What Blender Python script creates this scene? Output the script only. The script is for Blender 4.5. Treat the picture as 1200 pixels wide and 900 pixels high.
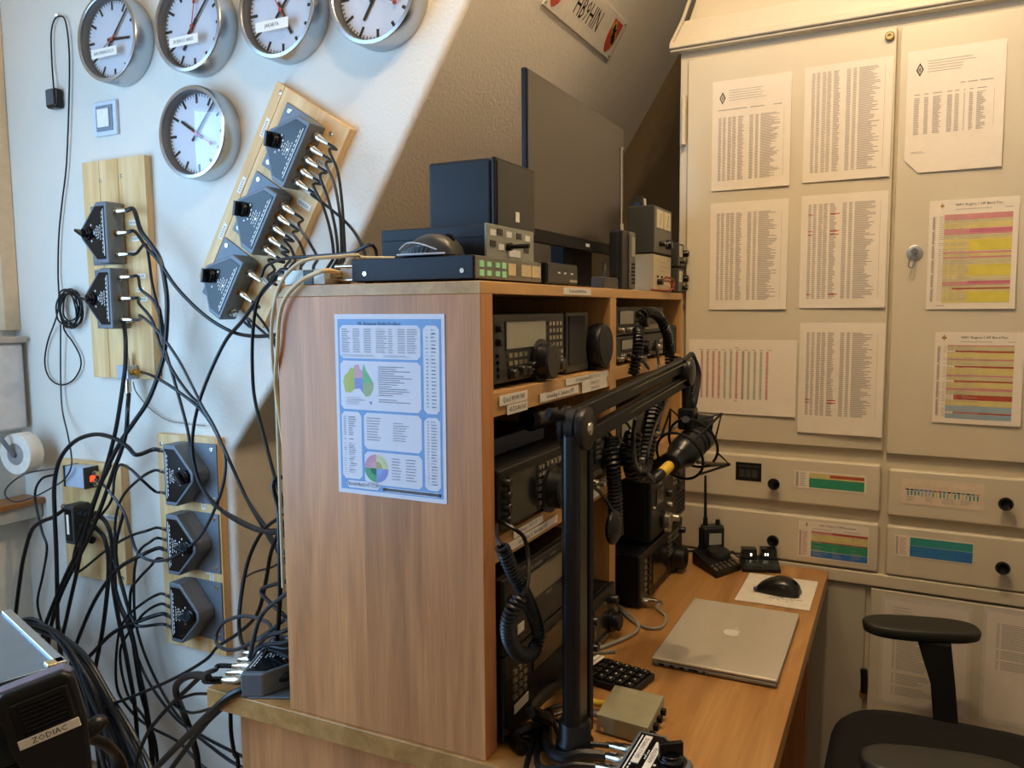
import bpy, math, random
from mathutils import Matrix, Vector
R_ = math.radians
random.seed(7)
for o in list(bpy.data.objects):
    bpy.data.objects.remove(o, do_unlink=True)
SC = bpy.context.scene
COL = SC.collection
# ------------------------------------------------------------------ camera
FPX, CAMP = 933.73, Vector((-1.0555, -0.5666, 0.7096))
YAW, PIT, ROL = R_(26.0293), R_(5.2978), R_(-0.4752)
FW = Vector((math.cos(YAW)*math.cos(PIT), math.sin(YAW)*math.cos(PIT), -math.sin(PIT)))
RT0 = Vector((math.sin(YAW), -math.cos(YAW), 0)); UP0 = RT0.cross(FW)
RT = math.cos(ROL)*RT0 + math.sin(ROL)*UP0
UPV = -math.sin(ROL)*RT0 + math.cos(ROL)*UP0
cam = bpy.data.cameras.new('camera'); camo = bpy.data.objects.new('camera', cam); COL.objects.link(camo)
cam.sensor_fit = 'HORIZONTAL'; cam.sensor_width = 36; cam.lens = FPX*36/1200; cam.clip_start = 0.02
camo.matrix_world = Matrix((
    (RT.x, UPV.x, -FW.x, CAMP.x), (RT.y, UPV.y, -FW.y, CAMP.y), (RT.z, UPV.z, -FW.z, CAMP.z), (0, 0, 0, 1)))
SC.camera = camo
# ------------------------------------------------------------------ world, lamps, exposure
wd = bpy.data.worlds.new('world'); SC.world = wd; wd.use_nodes = True
wd.node_tree.nodes['Background'].inputs[0].default_value = (.55, .75, 1, 1)
wd.node_tree.nodes['Background'].inputs[1].default_value = .35
SC.view_settings.view_transform = 'Standard'
try: SC.view_settings.look = 'None'
except Exception: pass
SC.view_settings.gamma = 1; SC.view_settings.use_curve_mapping = False
SC.view_settings.exposure = 0.0
def lamp(name, typ, loc, power, color, **kw):
    l = bpy.data.lights.new(name, typ); l.energy = power; l.color = color
    for k, v in kw.items(): setattr(l, k, v)
    o = bpy.data.objects.new(name, l); COL.objects.link(o); o.location = loc
    return o
ZF = -0.74          # floor, desk top is z = 0
ZC = 2.10           # ceiling
XC = 0.55           # dormer cheek wall
YW = 1.99           # window wall of the dormer
BU, BN = Vector((-.723, -.690, 0)), Vector((.690, -.723, 0))      # unseen window wall, angled to shape the daylight: along the wall, into the room
WIN0 = Vector((-.25, YW, 0)); BL = 1.50; WZ0, WZ1 = .02, 1.56
day = lamp('window_daylight', 'AREA', WIN0+BU*(BL/2)-BN*.11+Vector((0, 0, .79)), 53, (.34, .62, 1.0), shape='RECTANGLE', size=1.4, size_y=1.5)
day.rotation_euler = BN.to_track_quat('-Z', 'Y').to_euler()
WARM = (1.0, .745, .47)
lamp('ceiling_bulb_a', 'POINT', (-.10, .0, 1.85), 13, WARM, shadow_soft_size=.035)
lamp('ceiling_bulb_b', 'POINT', (.26, -.44, 2.0), 41, WARM, shadow_soft_size=.035)
spc = lamp('cupboard_spot', 'SPOT', (.92, -.70, 1.66), 2.6, WARM, shadow_soft_size=.03, spot_size=R_(84), spot_blend=1.0)
spc.rotation_euler = Vector((.30, .05, -.36)).to_track_quat('-Z', 'Y').to_euler()
# ------------------------------------------------------------------ pixel helpers (1200 x 900 frame): a pixel to a point on a real plane
def ray(px, py): return FW + RT*((px-600)/FPX) + UPV*((450-py)/FPX)
def ox(px, py, x): d = ray(px, py); return CAMP + d*((x-CAMP.x)/d.x)
def oy(px, py, y): d = ray(px, py); return CAMP + d*((y-CAMP.y)/d.y)
def oz(px, py, z): d = ray(px, py); return CAMP + d*((z-CAMP.z)/d.z)
# ------------------------------------------------------------------ mesh builder
def catmull(P, res=6, closed=False):
    P = [Vector(p) for p in P]; n = len(P); out = []
    if n < 3: return P
    rng = n if closed else n-1
    for i in range(rng):
        p1, p2 = P[i], P[(i+1) % n]
        p0 = P[i-1] if (i > 0 or closed) else p1*2-p2
        p3 = P[(i+2) % n] if (i+2 < n or closed) else p2*2-p1
        for k in range(res):
            t = k/res
            out.append(.5*((2*p1)+(p2-p0)*t+(2*p0-5*p1+4*p2-p3)*t*t+(3*p1-p0-3*p2+p3)*t**3))
    if not closed: out.append(P[-1])
    return out
def basis(ax):
    ax = Vector(ax).normalized()
    t = Vector((0, 0, 1)) if abs(ax.z) < .9 else Vector((1, 0, 0))
    a = ax.cross(t).normalized(); return a, ax.cross(a).normalized(), ax
FONTC = {}
class MB:
    def __init__(s): s.v = []; s.f = []; s.m = []
    def add(s, vs, fs, mi=0):
        n = len(s.v); s.v += [Vector(q) for q in vs]
        for f in fs: s.f.append([n+i for i in f]); s.m.append(mi)
        return s
    def box(s, x0, x1, y0, y1, z0, z1, mi=0):
        v = [(x, y, z) for x in (x0, x1) for y in (y0, y1) for z in (z0, z1)]
        return s.add(v, [(0,1,3,2), (4,6,7,5), (0,4,5,1), (2,3,7,6), (0,2,6,4), (1,5,7,3)], mi)
    def cbox(s, c, sz, M=None, mi=0):
        n = len(s.v); a, b, d = sz[0]/2, sz[1]/2, sz[2]/2
        s.box(-a, a, -b, b, -d, d, mi)
        for i in range(n, len(s.v)):
            q = s.v[i]
            if M is not None: q = M @ q
            s.v[i] = q + Vector(c)
        return s
    def cyl(s, p0, p1, r0, r1=None, n=14, mi=0):
        r1 = r0 if r1 is None else r1
        p0, p1 = Vector(p0), Vector(p1); a, b, ax = basis(p1-p0); vs = []
        for p, r in ((p0, r0), (p1, r1)):
            for i in range(n):
                t = 2*math.pi*i/n; vs.append(p+a*(r*math.cos(t))+b*(r*math.sin(t)))
        fs = [(i, (i+1) % n, n+(i+1) % n, n+i) for i in range(n)]
        fs += [tuple(range(n-1, -1, -1)), tuple(range(n, 2*n))]
        return s.add(vs, fs, mi)
    def lathe(s, o, ax, prof, n=24, mi=0, cap=True):
        o = Vector(o); a, b, ax = basis(ax); vs = []; fs = []
        for r, h in prof:
            for i in range(n):
                t = 2*math.pi*i/n; vs.append(o+ax*h+a*(r*math.cos(t))+b*(r*math.sin(t)))
        for k in range(len(prof)-1):
            for i in range(n):
                j = (i+1) % n; fs.append((k*n+i, k*n+j, (k+1)*n+j, (k+1)*n+i))
        if cap:
            if prof[0][0] > 1e-5: fs.append(tuple(range(n-1, -1, -1)))
            if prof[-1][0] > 1e-5: fs.append(tuple(range((len(prof)-1)*n, len(prof)*n)))
        return s.add(vs, fs, mi)
    def tube(s, pts, r, n=7, res=6, mi=0, closed=False, raw=False):
        P = [Vector(p) for p in pts] if raw else catmull(pts, res, closed)
        vs = []; fs = []; N = len(P); pa = None
        for i in range(N):
            if closed: d = P[(i+1) % N]-P[i-1]
            else: d = P[min(i+1, N-1)]-P[max(i-1, 0)]
            if d.length < 1e-9: d = Vector((0, 0, 1))
            d.normalize()
            if pa is None: a, b, _ = basis(d)
            else:
                a = pa-d*pa.dot(d)
                if a.length < 1e-6: a, b, _ = basis(d)
                a.normalize(); b = d.cross(a)
            pa = a; rr = r[min(i*len(r)//N, len(r)-1)] if isinstance(r, (list, tuple)) else r
            for k in range(n):
                t = 2*math.pi*k/n; vs.append(P[i]+a*(rr*math.cos(t))+b*(rr*math.sin(t)))
        for i in range(N if closed else N-1):
            j = (i+1) % N
            for k in range(n): fs.append((i*n+k, i*n+(k+1) % n, j*n+(k+1) % n, j*n+k))
        if not closed: fs += [tuple(range(n-1, -1, -1)), tuple(range((N-1)*n, N*n))]
        return s.add(vs, fs, mi)
    def coil(s, pts, R, r, pitch, n=5, seg=9, mi=0):
        P = catmull(pts, 12); L = [0]
        for i in range(1, len(P)): L.append(L[-1]+(P[i]-P[i-1]).length)
        tot = L[-1]; turns = tot/pitch; N = max(8, int(turns*seg)); out = []; pa = None; j = 0
        for i in range(N+1):
            l = tot*i/N
            while j < len(L)-2 and L[j+1] < l: j += 1
            t = (l-L[j])/max(1e-9, L[j+1]-L[j]); q = P[j].lerp(P[j+1], t); d = (P[j+1]-P[j]).normalized()
            if pa is None: a, b, _ = basis(d)
            else: a = (pa-d*pa.dot(d)).normalized(); b = d.cross(a)
            pa = a; th = 2*math.pi*turns*i/N
            out.append(q+a*(R*math.cos(th))+b*(R*math.sin(th)))
        return s.tube(out, r, n=n, raw=True, mi=mi)
    def prism(s, poly, vec, mi=0):
        n = len(poly); vec = Vector(vec); P = [Vector(p) for p in poly]
        return s.add(P+[p+vec for p in P], [tuple(range(n-1, -1, -1)), tuple(range(n, 2*n))]+[(i, (i+1) % n, n+(i+1) % n, n+i) for i in range(n)], mi)
    def ball(s, c, rx, ry=None, rz=None, n=14, m=9, mi=0, M=None, top=1.0, bot=-1.0):
        ry = rx if ry is None else ry; rz = rx if rz is None else rz; c = Vector(c)
        vs = []; fs = []
        for i in range(m+1):
            zz = bot+(top-bot)*i/m; zz = math.sin(math.asin(bot)+(math.asin(top)-math.asin(bot))*i/m); rr = math.sqrt(max(0, 1-zz*zz))
            for k in range(n):
                t = 2*math.pi*k/n; q = Vector((rx*rr*math.cos(t), ry*rr*math.sin(t), rz*zz))
                if M is not None: q = M @ q
                vs.append(c+q)
        for i in range(m):
            for k in range(n): fs.append((i*n+k, i*n+(k+1) % n, (i+1)*n+(k+1) % n, (i+1)*n+k))
        fs += [tuple(range(n-1, -1, -1)), tuple(range(m*n, (m+1)*n))]
        return s.add(vs, fs, mi)
    def quad(s, u0, u1, w0, w1, y, mi=0):      # flat rectangle in the local x-z plane facing -y
        return s.add([(u0, y, w0), (u1, y, w0), (u1, y, w1), (u0, y, w1)], [(0, 1, 2, 3)], mi)
    def text(s, txt, size, u, w, y, mi=0, align='CENTER', sx=1.0, rot=0.0, flat=None):
        k = (txt, align)
        if k not in FONTC:
            c = bpy.data.curves.new('t', 'FONT'); c.body = txt; c.size = 1; c.resolution_u = 1; c.align_x = align; c.align_y = 'CENTER'
            o = bpy.data.objects.new('t', c); me = bpy.data.meshes.new_from_object(o)
            FONTC[k] = ([tuple(q.co) for q in me.vertices], [tuple(p.vertices) for p in me.polygons])
            bpy.data.objects.remove(o); bpy.data.curves.remove(c); bpy.data.meshes.remove(me)
        vs, fs = FONTC[k]; cr, sr = math.cos(rot), math.sin(rot); out = []
        for q in vs:
            a, b = q[0]*size*sx, q[1]*size
            a, b = a*cr-b*sr, a*sr+b*cr
            out.append((u+a, y, w+b) if flat is None else (u+a, w+b, flat))
        return s.add(out, fs, mi)
    def xf(s, M, start=0):
        for i in range(start, len(s.v)): s.v[i] = M @ s.v[i]
        return s
    def build(s, name, mats, parent=None, world=False, bevel=0, seg=2, ang=40, kind=None, label=None):
        if world and parent is not None: s.xf(TM[parent.name].inverted())
        me = bpy.data.meshes.new(name); me.from_pydata([tuple(q) for q in s.v], [], s.f)
        if not isinstance(mats, (list, tuple)): mats = [mats]
        for m in mats: me.materials.append(m)
        for p, mi in zip(me.polygons, s.m): p.material_index = min(mi, len(mats)-1); p.use_smooth = True
        me.update(); me.set_sharp_from_angle(angle=R_(ang))
        o = bpy.data.objects.new(name, me); COL.objects.link(o)
        if parent is not None: o.parent = parent; TM[o.name] = TM[parent.name]
        else: TM[o.name] = Matrix.Identity(4)
        if bevel:
            b = o.modifiers.new('bevel', 'BEVEL'); b.width = bevel; b.segments = seg; b.limit_method = 'ANGLE'; b.angle_limit = R_(35)
            b.harden_normals = True
        if kind: o['kind'] = kind
        if label: o['label'] = label
        return o
TM = {}
def frame(o, X, Y, Z):
    return Matrix(((X[0], Y[0], Z[0], o[0]), (X[1], Y[1], Z[1], o[1]), (X[2], Y[2], Z[2], o[2]), (0, 0, 0, 1)))
def thing(name, label, cat, M=None, group=None, kind=None):
    o = bpy.data.objects.new(name, None); COL.objects.link(o); o.empty_display_size = .03
    if M is None: M = Matrix.Identity(4)
    elif not isinstance(M, Matrix): M = Matrix.Translation(Vector(M))
    o.matrix_world = M; TM[o.name] = M.copy()
    if label: o['label'] = label
    if cat: o['category'] = cat
    if group: o['group'] = group
    if kind: o['kind'] = kind
    return o
def tag(o, label, cat, group=None):
    o['label'] = label; o['category'] = cat
    if group: o['group'] = group
    return o
def struct(o): o['kind'] = 'structure'; return o
def wallM(y, z, x=XC, rot=0.0):                 # frame on a wall that faces -x: local x = right, y = into the wall, z = up
    M = frame((x, y, z), (0, -1, 0), (1, 0, 0), (0, 0, 1))
    return M @ Matrix.Rotation(rot, 4, 'Y') if rot else M
# ------------------------------------------------------------------ materials
def lin(h):
    h = h.lstrip('#'); c = [int(h[i:i+2], 16)/255 for i in (0, 2, 4)]
    return tuple((x/12.92 if x <= .04045 else ((x+.055)/1.055)**2.4) for x in c)+(1,)
MC = {}
def mat(name, col, rough=.5, metal=0.0, var=.06, scale=40, bump=0.0, bscale=300, spec=.5, emit=0, coat=0):
    if name in MC: return MC[name]
    m = bpy.data.materials.new(name); m.use_nodes = True; nt = m.node_tree; b = nt.nodes['Principled BSDF']
    c = lin(col) if isinstance(col, str) else col
    tc = nt.nodes.new('ShaderNodeTexCoord'); nz = nt.nodes.new('ShaderNodeTexNoise'); nz.inputs['Scale'].default_value = scale; nz.inputs['Detail'].default_value = 4
    nt.links.new(tc.outputs['Object'], nz.inputs['Vector'])
    rp = nt.nodes.new('ShaderNodeValToRGB'); rp.color_ramp.elements[0].position = .3; rp.color_ramp.elements[1].position = .7
    rp.color_ramp.elements[0].color = tuple(x*(1-var) for x in c[:3])+(1,); rp.color_ramp.elements[1].color = tuple(min(1, x*(1+var)) for x in c[:3])+(1,)
    nt.links.new(nz.outputs[0], rp.inputs[0]); nt.links.new(rp.outputs[0], b.inputs['Base Color'])
    b.inputs['Roughness'].default_value = rough; b.inputs['Metallic'].default_value = metal; b.inputs['Specular IOR Level'].default_value = spec
    if coat: b.inputs['Coat Weight'].default_value = coat; b.inputs['Coat Roughness'].default_value = .05
    if emit: nt.links.new(rp.outputs[0], b.inputs['Emission Color']); b.inputs['Emission Strength'].default_value = emit
    if bump:
        n2 = nt.nodes.new('ShaderNodeTexNoise'); n2.inputs['Scale'].default_value = bscale; n2.inputs['Detail'].default_value = 6
        nt.links.new(tc.outputs['Object'], n2.inputs['Vector'])
        bp = nt.nodes.new('ShaderNodeBump'); bp.inputs['Strength'].default_value = bump; bp.inputs['Distance'].default_value = .004
        nt.links.new(n2.outputs[0], bp.inputs['Height']); nt.links.new(bp.outputs[0], b.inputs['Normal'])
    MC[name] = m; return m
def wood(name, light, dark, grain='z', stave='y', width=.11, rough=.42, tone=.16):
    m = bpy.data.materials.new(name); m.use_nodes = True; nt = m.node_tree; N = nt.nodes.new; L = nt.links.new; b = nt.nodes['Principled BSDF']
    tc = N('ShaderNodeTexCoord'); sp = N('ShaderNodeSeparateXYZ'); L(tc.outputs['Object'], sp.inputs[0])
    ix = 'xyz'.index(stave); dv = N('ShaderNodeMath'); dv.operation = 'DIVIDE'; L(sp.outputs[ix], dv.inputs[0]); dv.inputs[1].default_value = width
    fl = N('ShaderNodeMath'); fl.operation = 'FLOOR'; L(dv.outputs[0], fl.inputs[0])
    wn = N('ShaderNodeTexWhiteNoise'); wn.noise_dimensions = '1D'; L(fl.outputs[0], wn.inputs['W'])
    mp = N('ShaderNodeMapping'); sc = [14, 14, 14]; sc['xyz'.index(grain)] = 1.3; mp.inputs['Scale'].default_value = sc
    of = N('ShaderNodeVectorMath'); of.operation = 'SCALE'; L(wn.outputs['Color'], of.inputs[0]); of.inputs['Scale'].default_value = 7
    ad = N('ShaderNodeVectorMath'); L(tc.outputs['Object'], ad.inputs[0]); L(of.outputs[0], ad.inputs[1]); L(ad.outputs[0], mp.inputs[0])
    n1 = N('ShaderNodeTexNoise'); n1.inputs['Scale'].default_value = 1.4; n1.inputs['Detail'].default_value = 5; n1.inputs['Distortion'].default_value = 1.3; L(mp.outputs[0], n1.inputs[0])
    mp2 = N('ShaderNodeMapping'); s2 = [260, 260, 260]; s2['xyz'.index(grain)] = 9; mp2.inputs['Scale'].default_value = s2; L(tc.outputs['Object'], mp2.inputs[0])
    n2 = N('ShaderNodeTexNoise'); n2.inputs['Scale'].default_value = 1; n2.inputs['Detail'].default_value = 3; L(mp2.outputs[0], n2.inputs[0])
    rp = N('ShaderNodeValToRGB'); rp.color_ramp.elements[0].position = .3; rp.color_ramp.elements[1].position = .72
    rp.color_ramp.elements[0].color = lin(dark); rp.color_ramp.elements[1].color = lin(light); L(n1.outputs[0], rp.inputs[0])
    m1 = N('ShaderNodeMix'); m1.data_type = 'RGBA'; m1.blend_type = 'MULTIPLY'; m1.inputs[0].default_value = .35; L(rp.outputs[0], m1.inputs[6]); L(n2.outputs[0], m1.inputs[7])
    hs = N('ShaderNodeHueSaturation'); L(m1.outputs[2], hs.inputs['Color'])
    mr = N('ShaderNodeMapRange'); L(wn.outputs['Value'], mr.inputs[0]); mr.inputs[3].default_value = 1.22-tone; mr.inputs[4].default_value = 1.22+tone; L(mr.outputs[0], hs.inputs['Value'])
    L(hs.outputs[0], b.inputs['Base Color']); b.inputs['Roughness'].default_value = rough
    MC[name] = m; return m
BLK = mat('black_plastic', '#0e0f10', .42, spec=.35)
BLKM = mat('black_matte', '#0b0b0c', .75, spec=.3)
BLKG = mat('black_gloss', '#0b0c0e', .2, spec=.4)
RUB = mat('cable_rubber', '#0a0a0b', .38, spec=.4)
GRYP = mat('dark_grey_plastic', '#2f302e', .5)
GRY = mat('grey_metal', '#6f7377', .45, .2)
CAST = mat('cast_grey', '#6d747b', .5, .35, bump=.15, bscale=500)
NICK = mat('nickel', '#d2cdbf', .22, 1.0)
BRASS = mat('brass', '#c79a4a', .28, 1.0)
STEEL = mat('brushed_steel', '#b9bcbf', .27, 1.0, var=.05, scale=200)
WHT = mat('white_plastic', '#e6e4de', .5)
PAP = mat('paper_white', '#e4d8c4', .8, var=.02)
PAPC = mat('paper_cool', '#e4e3ea', .8, var=.02)
LBL = mat('label_white', '#e8e3d6', .6, var=.03)
INK = mat('ink_black', '#2a2826', .8)
INKG = mat('ink_grey', '#a89e92', .8)
INKL = mat('ink_faint', '#a99f92', .8)
INKR = mat('ink_red', '#c8453c', .8)
WPR = mat('white_print', '#d9d9d4', .6)
PINE = wood('pine_board', '#e9c791', '#d3a566', 'z', 'y', .4, .5, .05)
BE_SIDE = wood('beech_side', '#d0905a', '#ac7345', 'z', 'y', .112, .4)
BE_FRONT = wood('beech_front', '#cfa268', '#b18449', 'x', 'z', .5, .38, .04)
BE_FZ = wood('beech_front_vertical', '#cfa268', '#b18449', 'z', 'x', .5, .38, .04)
BE_TOP = wood('beech_top', '#c09157', '#9d6f3a', 'x', 'y', .13, .3, .05)
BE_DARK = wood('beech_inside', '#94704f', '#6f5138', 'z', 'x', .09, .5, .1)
PLAS = mat('plaster_cream', '#dcd5c7', .9, var=.025, scale=3, bump=.38, bscale=120)
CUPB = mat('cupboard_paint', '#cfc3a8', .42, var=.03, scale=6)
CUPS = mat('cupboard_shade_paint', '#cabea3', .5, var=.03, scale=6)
def glass_mat(name, tint=(1, 1, 1, 1), ior=1.5):
    m = bpy.data.materials.new(name); m.use_nodes = True; nt = m.node_tree; nt.nodes.clear(); N = nt.nodes.new
    o = N('ShaderNodeOutputMaterial'); t = N('ShaderNodeBsdfTransparent'); t.inputs[0].default_value = tint; g = N('ShaderNodeBsdfGlossy'); g.inputs['Roughness'].default_value = .015
    fr = N('ShaderNodeFresnel'); ge = N('ShaderNodeNewGeometry'); io = N('ShaderNodeMapRange'); io.inputs[3].default_value = ior; io.inputs[4].default_value = 1/ior; nt.links.new(ge.outputs['Backfacing'], io.inputs[0]); nt.links.new(io.outputs[0], fr.inputs[0]); mx = N('ShaderNodeMixShader')
    nt.links.new(fr.outputs[0], mx.inputs[0]); nt.links.new(t.outputs[0], mx.inputs[1]); nt.links.new(g.outputs[0], mx.inputs[2]); nt.links.new(mx.outputs[0], o.inputs[0])
    MC[name] = m; return m
GLASS = glass_mat('clear_glass'); CGLASS = glass_mat('clock_glass', ior=1.75)
# ================================================================== the setting
floor = struct(MB().box(-2.6, 2.3, -2.4, 2.3, ZF-.1, ZF).build('floor', wood('floor_boards', '#a98a66', '#876a4a', 'x', 'y', .14)))
ceil = struct(MB().box(-2.6, 2.3, -2.4, 2.3, ZC, ZC+.1).build('ceiling', PLAS))
SL = 1.628                                       # roof slope
yk, zk = 1.078, .325                             # knee corner
ykink, zkink = .655, .845
ytop = ykink-(ZC-zkink)/SL
w = MB().prism([(XC, yk, ZF), (XC, yk, zk), (XC, ykink, zkink), (XC, ytop, ZC), (XC, 2.3, ZC), (XC, 2.3, ZF)], (1.75, 0, 0))
wl = struct(w.build('wall_left', PLAS, bevel=.018, seg=4))
we = struct(MB().box(1.86, 1.98, -.2, 1.1, ZF, ZC).build('wall_end', mat('recess_shade_brown', '#54462f', .9, bump=.3, bscale=80)))  # dark brown puts the shade of the unlit recess into the wall colour
struct(MB().box(1.24, 2.3, -2.4, -1.45, ZF, ZC).build('wall_right', PLAS))
struct(MB().box(-2.6, 1.3, -2.5, -2.4, ZF, ZC).build('wall_front', PLAS))
struct(MB().box(-2.7, -2.6, -2.4, 1.2, ZF, ZC).build('wall_near', PLAS))
# window wall and light-shaping angled wall with the window opening (all left of the picture)
struct(MB().box(WIN0.x, XC, YW, YW+.1, ZF, ZC).build('wall_window', PLAS))
MWIN = frame(WIN0, tuple(BU), tuple(-BN), (0, 0, 1))
wy = MB().box(0, BL, 0, .1, ZF, WZ0).box(0, BL, 0, .1, WZ1, ZC).box(BL, BL+.12, 0, .1, ZF, ZC).box(-.02, .012, 0, .1, ZF, ZC)
struct(wy.xf(MWIN).build('wall_angled', PLAS))
E_ = WIN0+BU*(BL+.1)
struct(MB().box(-2.6, E_.x, E_.y, E_.y+.1, ZF, ZC).build('wall_side', PLAS))
wf = MB()
for a, b, c_, d in ((.012, .06, WZ0, WZ1), (BL-.05, BL, WZ0, WZ1), (0, BL, WZ0, WZ0+.05), (0, BL, WZ1-.05, WZ1), (.73, .78, WZ0, WZ1)):
    wf.box(a, b, .005, .05, c_, d)
win = struct(wf.xf(MWIN).build('window_1', mat('window_paint', '#e3dac6', .45)))
for a, b in ((.06, .73), (.78, BL-.05)):
    MB().box(a, b, .025, .03, WZ0+.05, WZ1-.05).xf(MWIN).build('pane', GLASS, win)
struct(MB().box(.5, XC-.002, YW-.03, YW, .66, ZC).build('trim_1', mat('trim_paint', '#cdb795', .6)))
# ================================================================== built-in cupboard on the right
PSI = R_(-2.2993); XO = 1.2395
MCUP = frame((XO, 0, 0), (math.sin(PSI), -math.cos(PSI), 0), (math.cos(PSI), math.sin(PSI), 0), (0, 0, 1))
def cupM(s, z, y=0.0, rot=0.0):
    M = MCUP @ Matrix.Translation((s, y, z))
    return M @ Matrix.Rotation(rot, 4, 'Y') if rot else M
SR = 1.10                                        # right edge of the cupboard
cup = thing('wall_cupboard', 'cream painted built-in cupboard with doors and drawers, papers taped all over it', 'cupboard', MCUP)
body = MB().box(-.022, SR+.35, .016, .56, ZF, 1.44)
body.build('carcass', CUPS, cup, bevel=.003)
MB().box(-.046, SR+.35, -.02, .016, 1.436, 1.453).box(-.046, SR+.35, -.012, .016, 1.428, 1.436).build('cornice', CUPB, cup, bevel=.004)
MB().prism([(-.044, .0, 1.453), (SR+.35, .0, 1.453), (SR+.35, .0, 1.512), (-.012, .0, 1.512)], (0, .03, 0)).build('fascia', CUPB, cup, bevel=.003)
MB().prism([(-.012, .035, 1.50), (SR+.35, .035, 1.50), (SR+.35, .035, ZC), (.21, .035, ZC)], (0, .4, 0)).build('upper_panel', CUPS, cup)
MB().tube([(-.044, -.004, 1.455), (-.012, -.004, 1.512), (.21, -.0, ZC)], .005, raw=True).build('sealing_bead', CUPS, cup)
def door(s0, s1, z0, z1, name='door'):
    return MB().box(s0, s1, -.0, .016, z0, z1).build(name, CUPB, cup, bevel=.004)
d1 = door(.004, .534, .334, 1.404); d2 = door(.5415, SR-.005, .328, 1.404)
MB().cyl((-.006, -.004, 1.172), (-.006, -.004, 1.308), .0065).box(-.019, -.004, .006, .015, 1.172, 1.308).build('hinge', CUPB, d1, bevel=.001)
MB().cyl((-.006, -.004, .48), (-.006, -.004, .61), .0065).build('hinge', CUPB, d1)
MB().lathe((.517, 0, 1.383), (0, -1, 0), [(.011, 0), (.011, .008), (.009, .011), (.004, .011), (.003, .007), (0, .007)]).build('latch_knob', mat('dull_brass', '#8e7f58', .4, .6), d1)
lk = MB().lathe((.591, 0, .845), (0, -1, 0), [(.019, 0), (.019, .003), (.016, .004), (0, .004)], n=28)
lk = lk.build('lock_plate', mat('lock_steel', '#b7b9bb', .35, .7), d2)
MB().cyl((.591, -.003, .848), (.591, -.010, .848), .0085).cyl((.591, -.01, .848), (.591, -.022, .848), .003).tube([(.591, -.02, .848), (.583, -.024, .83), (.579, -.024, .812), (.587, -.024, .808), (.591, -.022, .825), (.591, -.02, .848)], .0016).build('key', GRY, lk)
MB().box(.5905-.001, .592, -.0105, -.009, .842, .854).build('keyhole', BLKM, lk)
def drawer(s0, s1, z0, z1, ks, kz):
    d = MB().box(s0, s1, -.004, .018, z0, z1).build('drawer', CUPB, cup, bevel=.007, seg=3)
    MB().lathe((ks, -.004, kz), (0, -1, 0), [(.007, 0), (.006, .012), (.0155, .02), (.0165, .026), (.013, .031), (.0095, .029), (0, .0285)], n=22).build('knob', BLKG, d)
    return d
drawer(-.01, .531, .172, .298, .266, .226); drawer(-.01, .531, .008, .140, .267, .066)
drawer(.549, SR-.012, .165, .290, .811, .230); drawer(.549, SR-.012, .006, .140, .811, .070)
MB().box(-.022, SR, -.003, .016, -.03, .004).build('rail', CUPB, cup, bevel=.003)
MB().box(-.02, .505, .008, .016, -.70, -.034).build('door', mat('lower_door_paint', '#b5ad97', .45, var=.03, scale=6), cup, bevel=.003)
ld = MB().box(.5165, SR-.005, .0, .016, -.70, -.036).build('door', CUPB, cup, bevel=.004)
MB().tube([(.506, .004, -.266), (.508, .004, -.298), (.508, .004, -.33)], .009, n=10).build('finger_grip', BLKM, ld)
MB().box(.496, .5125, .003, .009, -.345, -.325).build('grip_plate', BRASS, ld, bevel=.001)
# ------------------------------------------------------------------ papers
def table(mb, u0, u1, v0, v1, rows, cols, mi=0, skip=0.0, seed=1, ht=.5):
    rnd = random.Random(seed); p = (v1-v0)/rows; W = u1-u0
    for r in range(rows):
        if rnd.random() < skip: continue
        for (a, wd, fill) in cols:
            x = u0+a*W; L = wd*W*(fill+(1-fill)*rnd.random())
            mb.quad(x, x+L, -(v0+r*p+p*ht), -(v0+r*p), -.0004, mi)
def paper(label, M, w, h, fn, mats, cat='paper', group=None, matp=PAP, curl=.006, name='paper_sheet', fold=0.0):
    t = thing(name, label, cat, M, group)
    N = 6
    def off(u, v): return -.0010-curl*(max(0, -v)/h)*(.35+.65*(u/w))
    vs = []; fs = []
    for i in range(N+1):
        for j in range(N+1):
            u, v = w*j/N, -h*i/N
            if fold and i == N and j == 0: u, v = w*fold, v
            if fold and i == N-1 and j == 0: v = -h*(1-fold*.75)
            vs.append((u, off(u, v), v))
    n = len(vs); vs += [(a, b+.0004, c) for a, b, c in vs]
    for i in range(N):
        for j in range(N):
            a = i*(N+1)+j; q = (a, a+N+1, a+N+2, a+1)
            fs.append(q); fs.append(tuple(n+k for k in reversed(q)))
    for i in range(N):
        for a, b in ((i, i+1), (N*(N+1)+i+1, N*(N+1)+i), ((i+1)*(N+1), i*(N+1)), (i*(N+1)+N, (i+1)*(N+1)+N)):
            fs.append((a, b, n+b, n+a))
    MB().add(vs, fs).build('sheet', matp, t)
    if fn:
        mb = MB(); fn(mb)
        for q in mb.v: q.y += off(min(w, max(0, q.x)), q.z)
        mb.build('print', mats, t, kind='stuff')
    return t
LC = [(0, .05, .8), (.07, .05, .8), (.15, .06, .8), (.22, .06, .8), (.31, .10, .6), (.49, .06, .9), (.58, .05, .9), (.66, .30, .45)]
def f_list(rows, red=(), seed=1, v0=.022, v1=.275, u0=.018, u1=.19):
    def f(mb):
        table(mb, u0, u1, v0, v1, rows, LC, 0, seed=seed); mb.quad(u1+.002, u1+.0026, -v1, -v0, -.0004, 1)
        for v in red:
            mb.quad(u0, u0+.012, -v-.0016, -v, -.0006, 2); mb.quad(u0+.055, u0+.055+.022, -v-.0022, -v, -.0006, 2)
    return f
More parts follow.
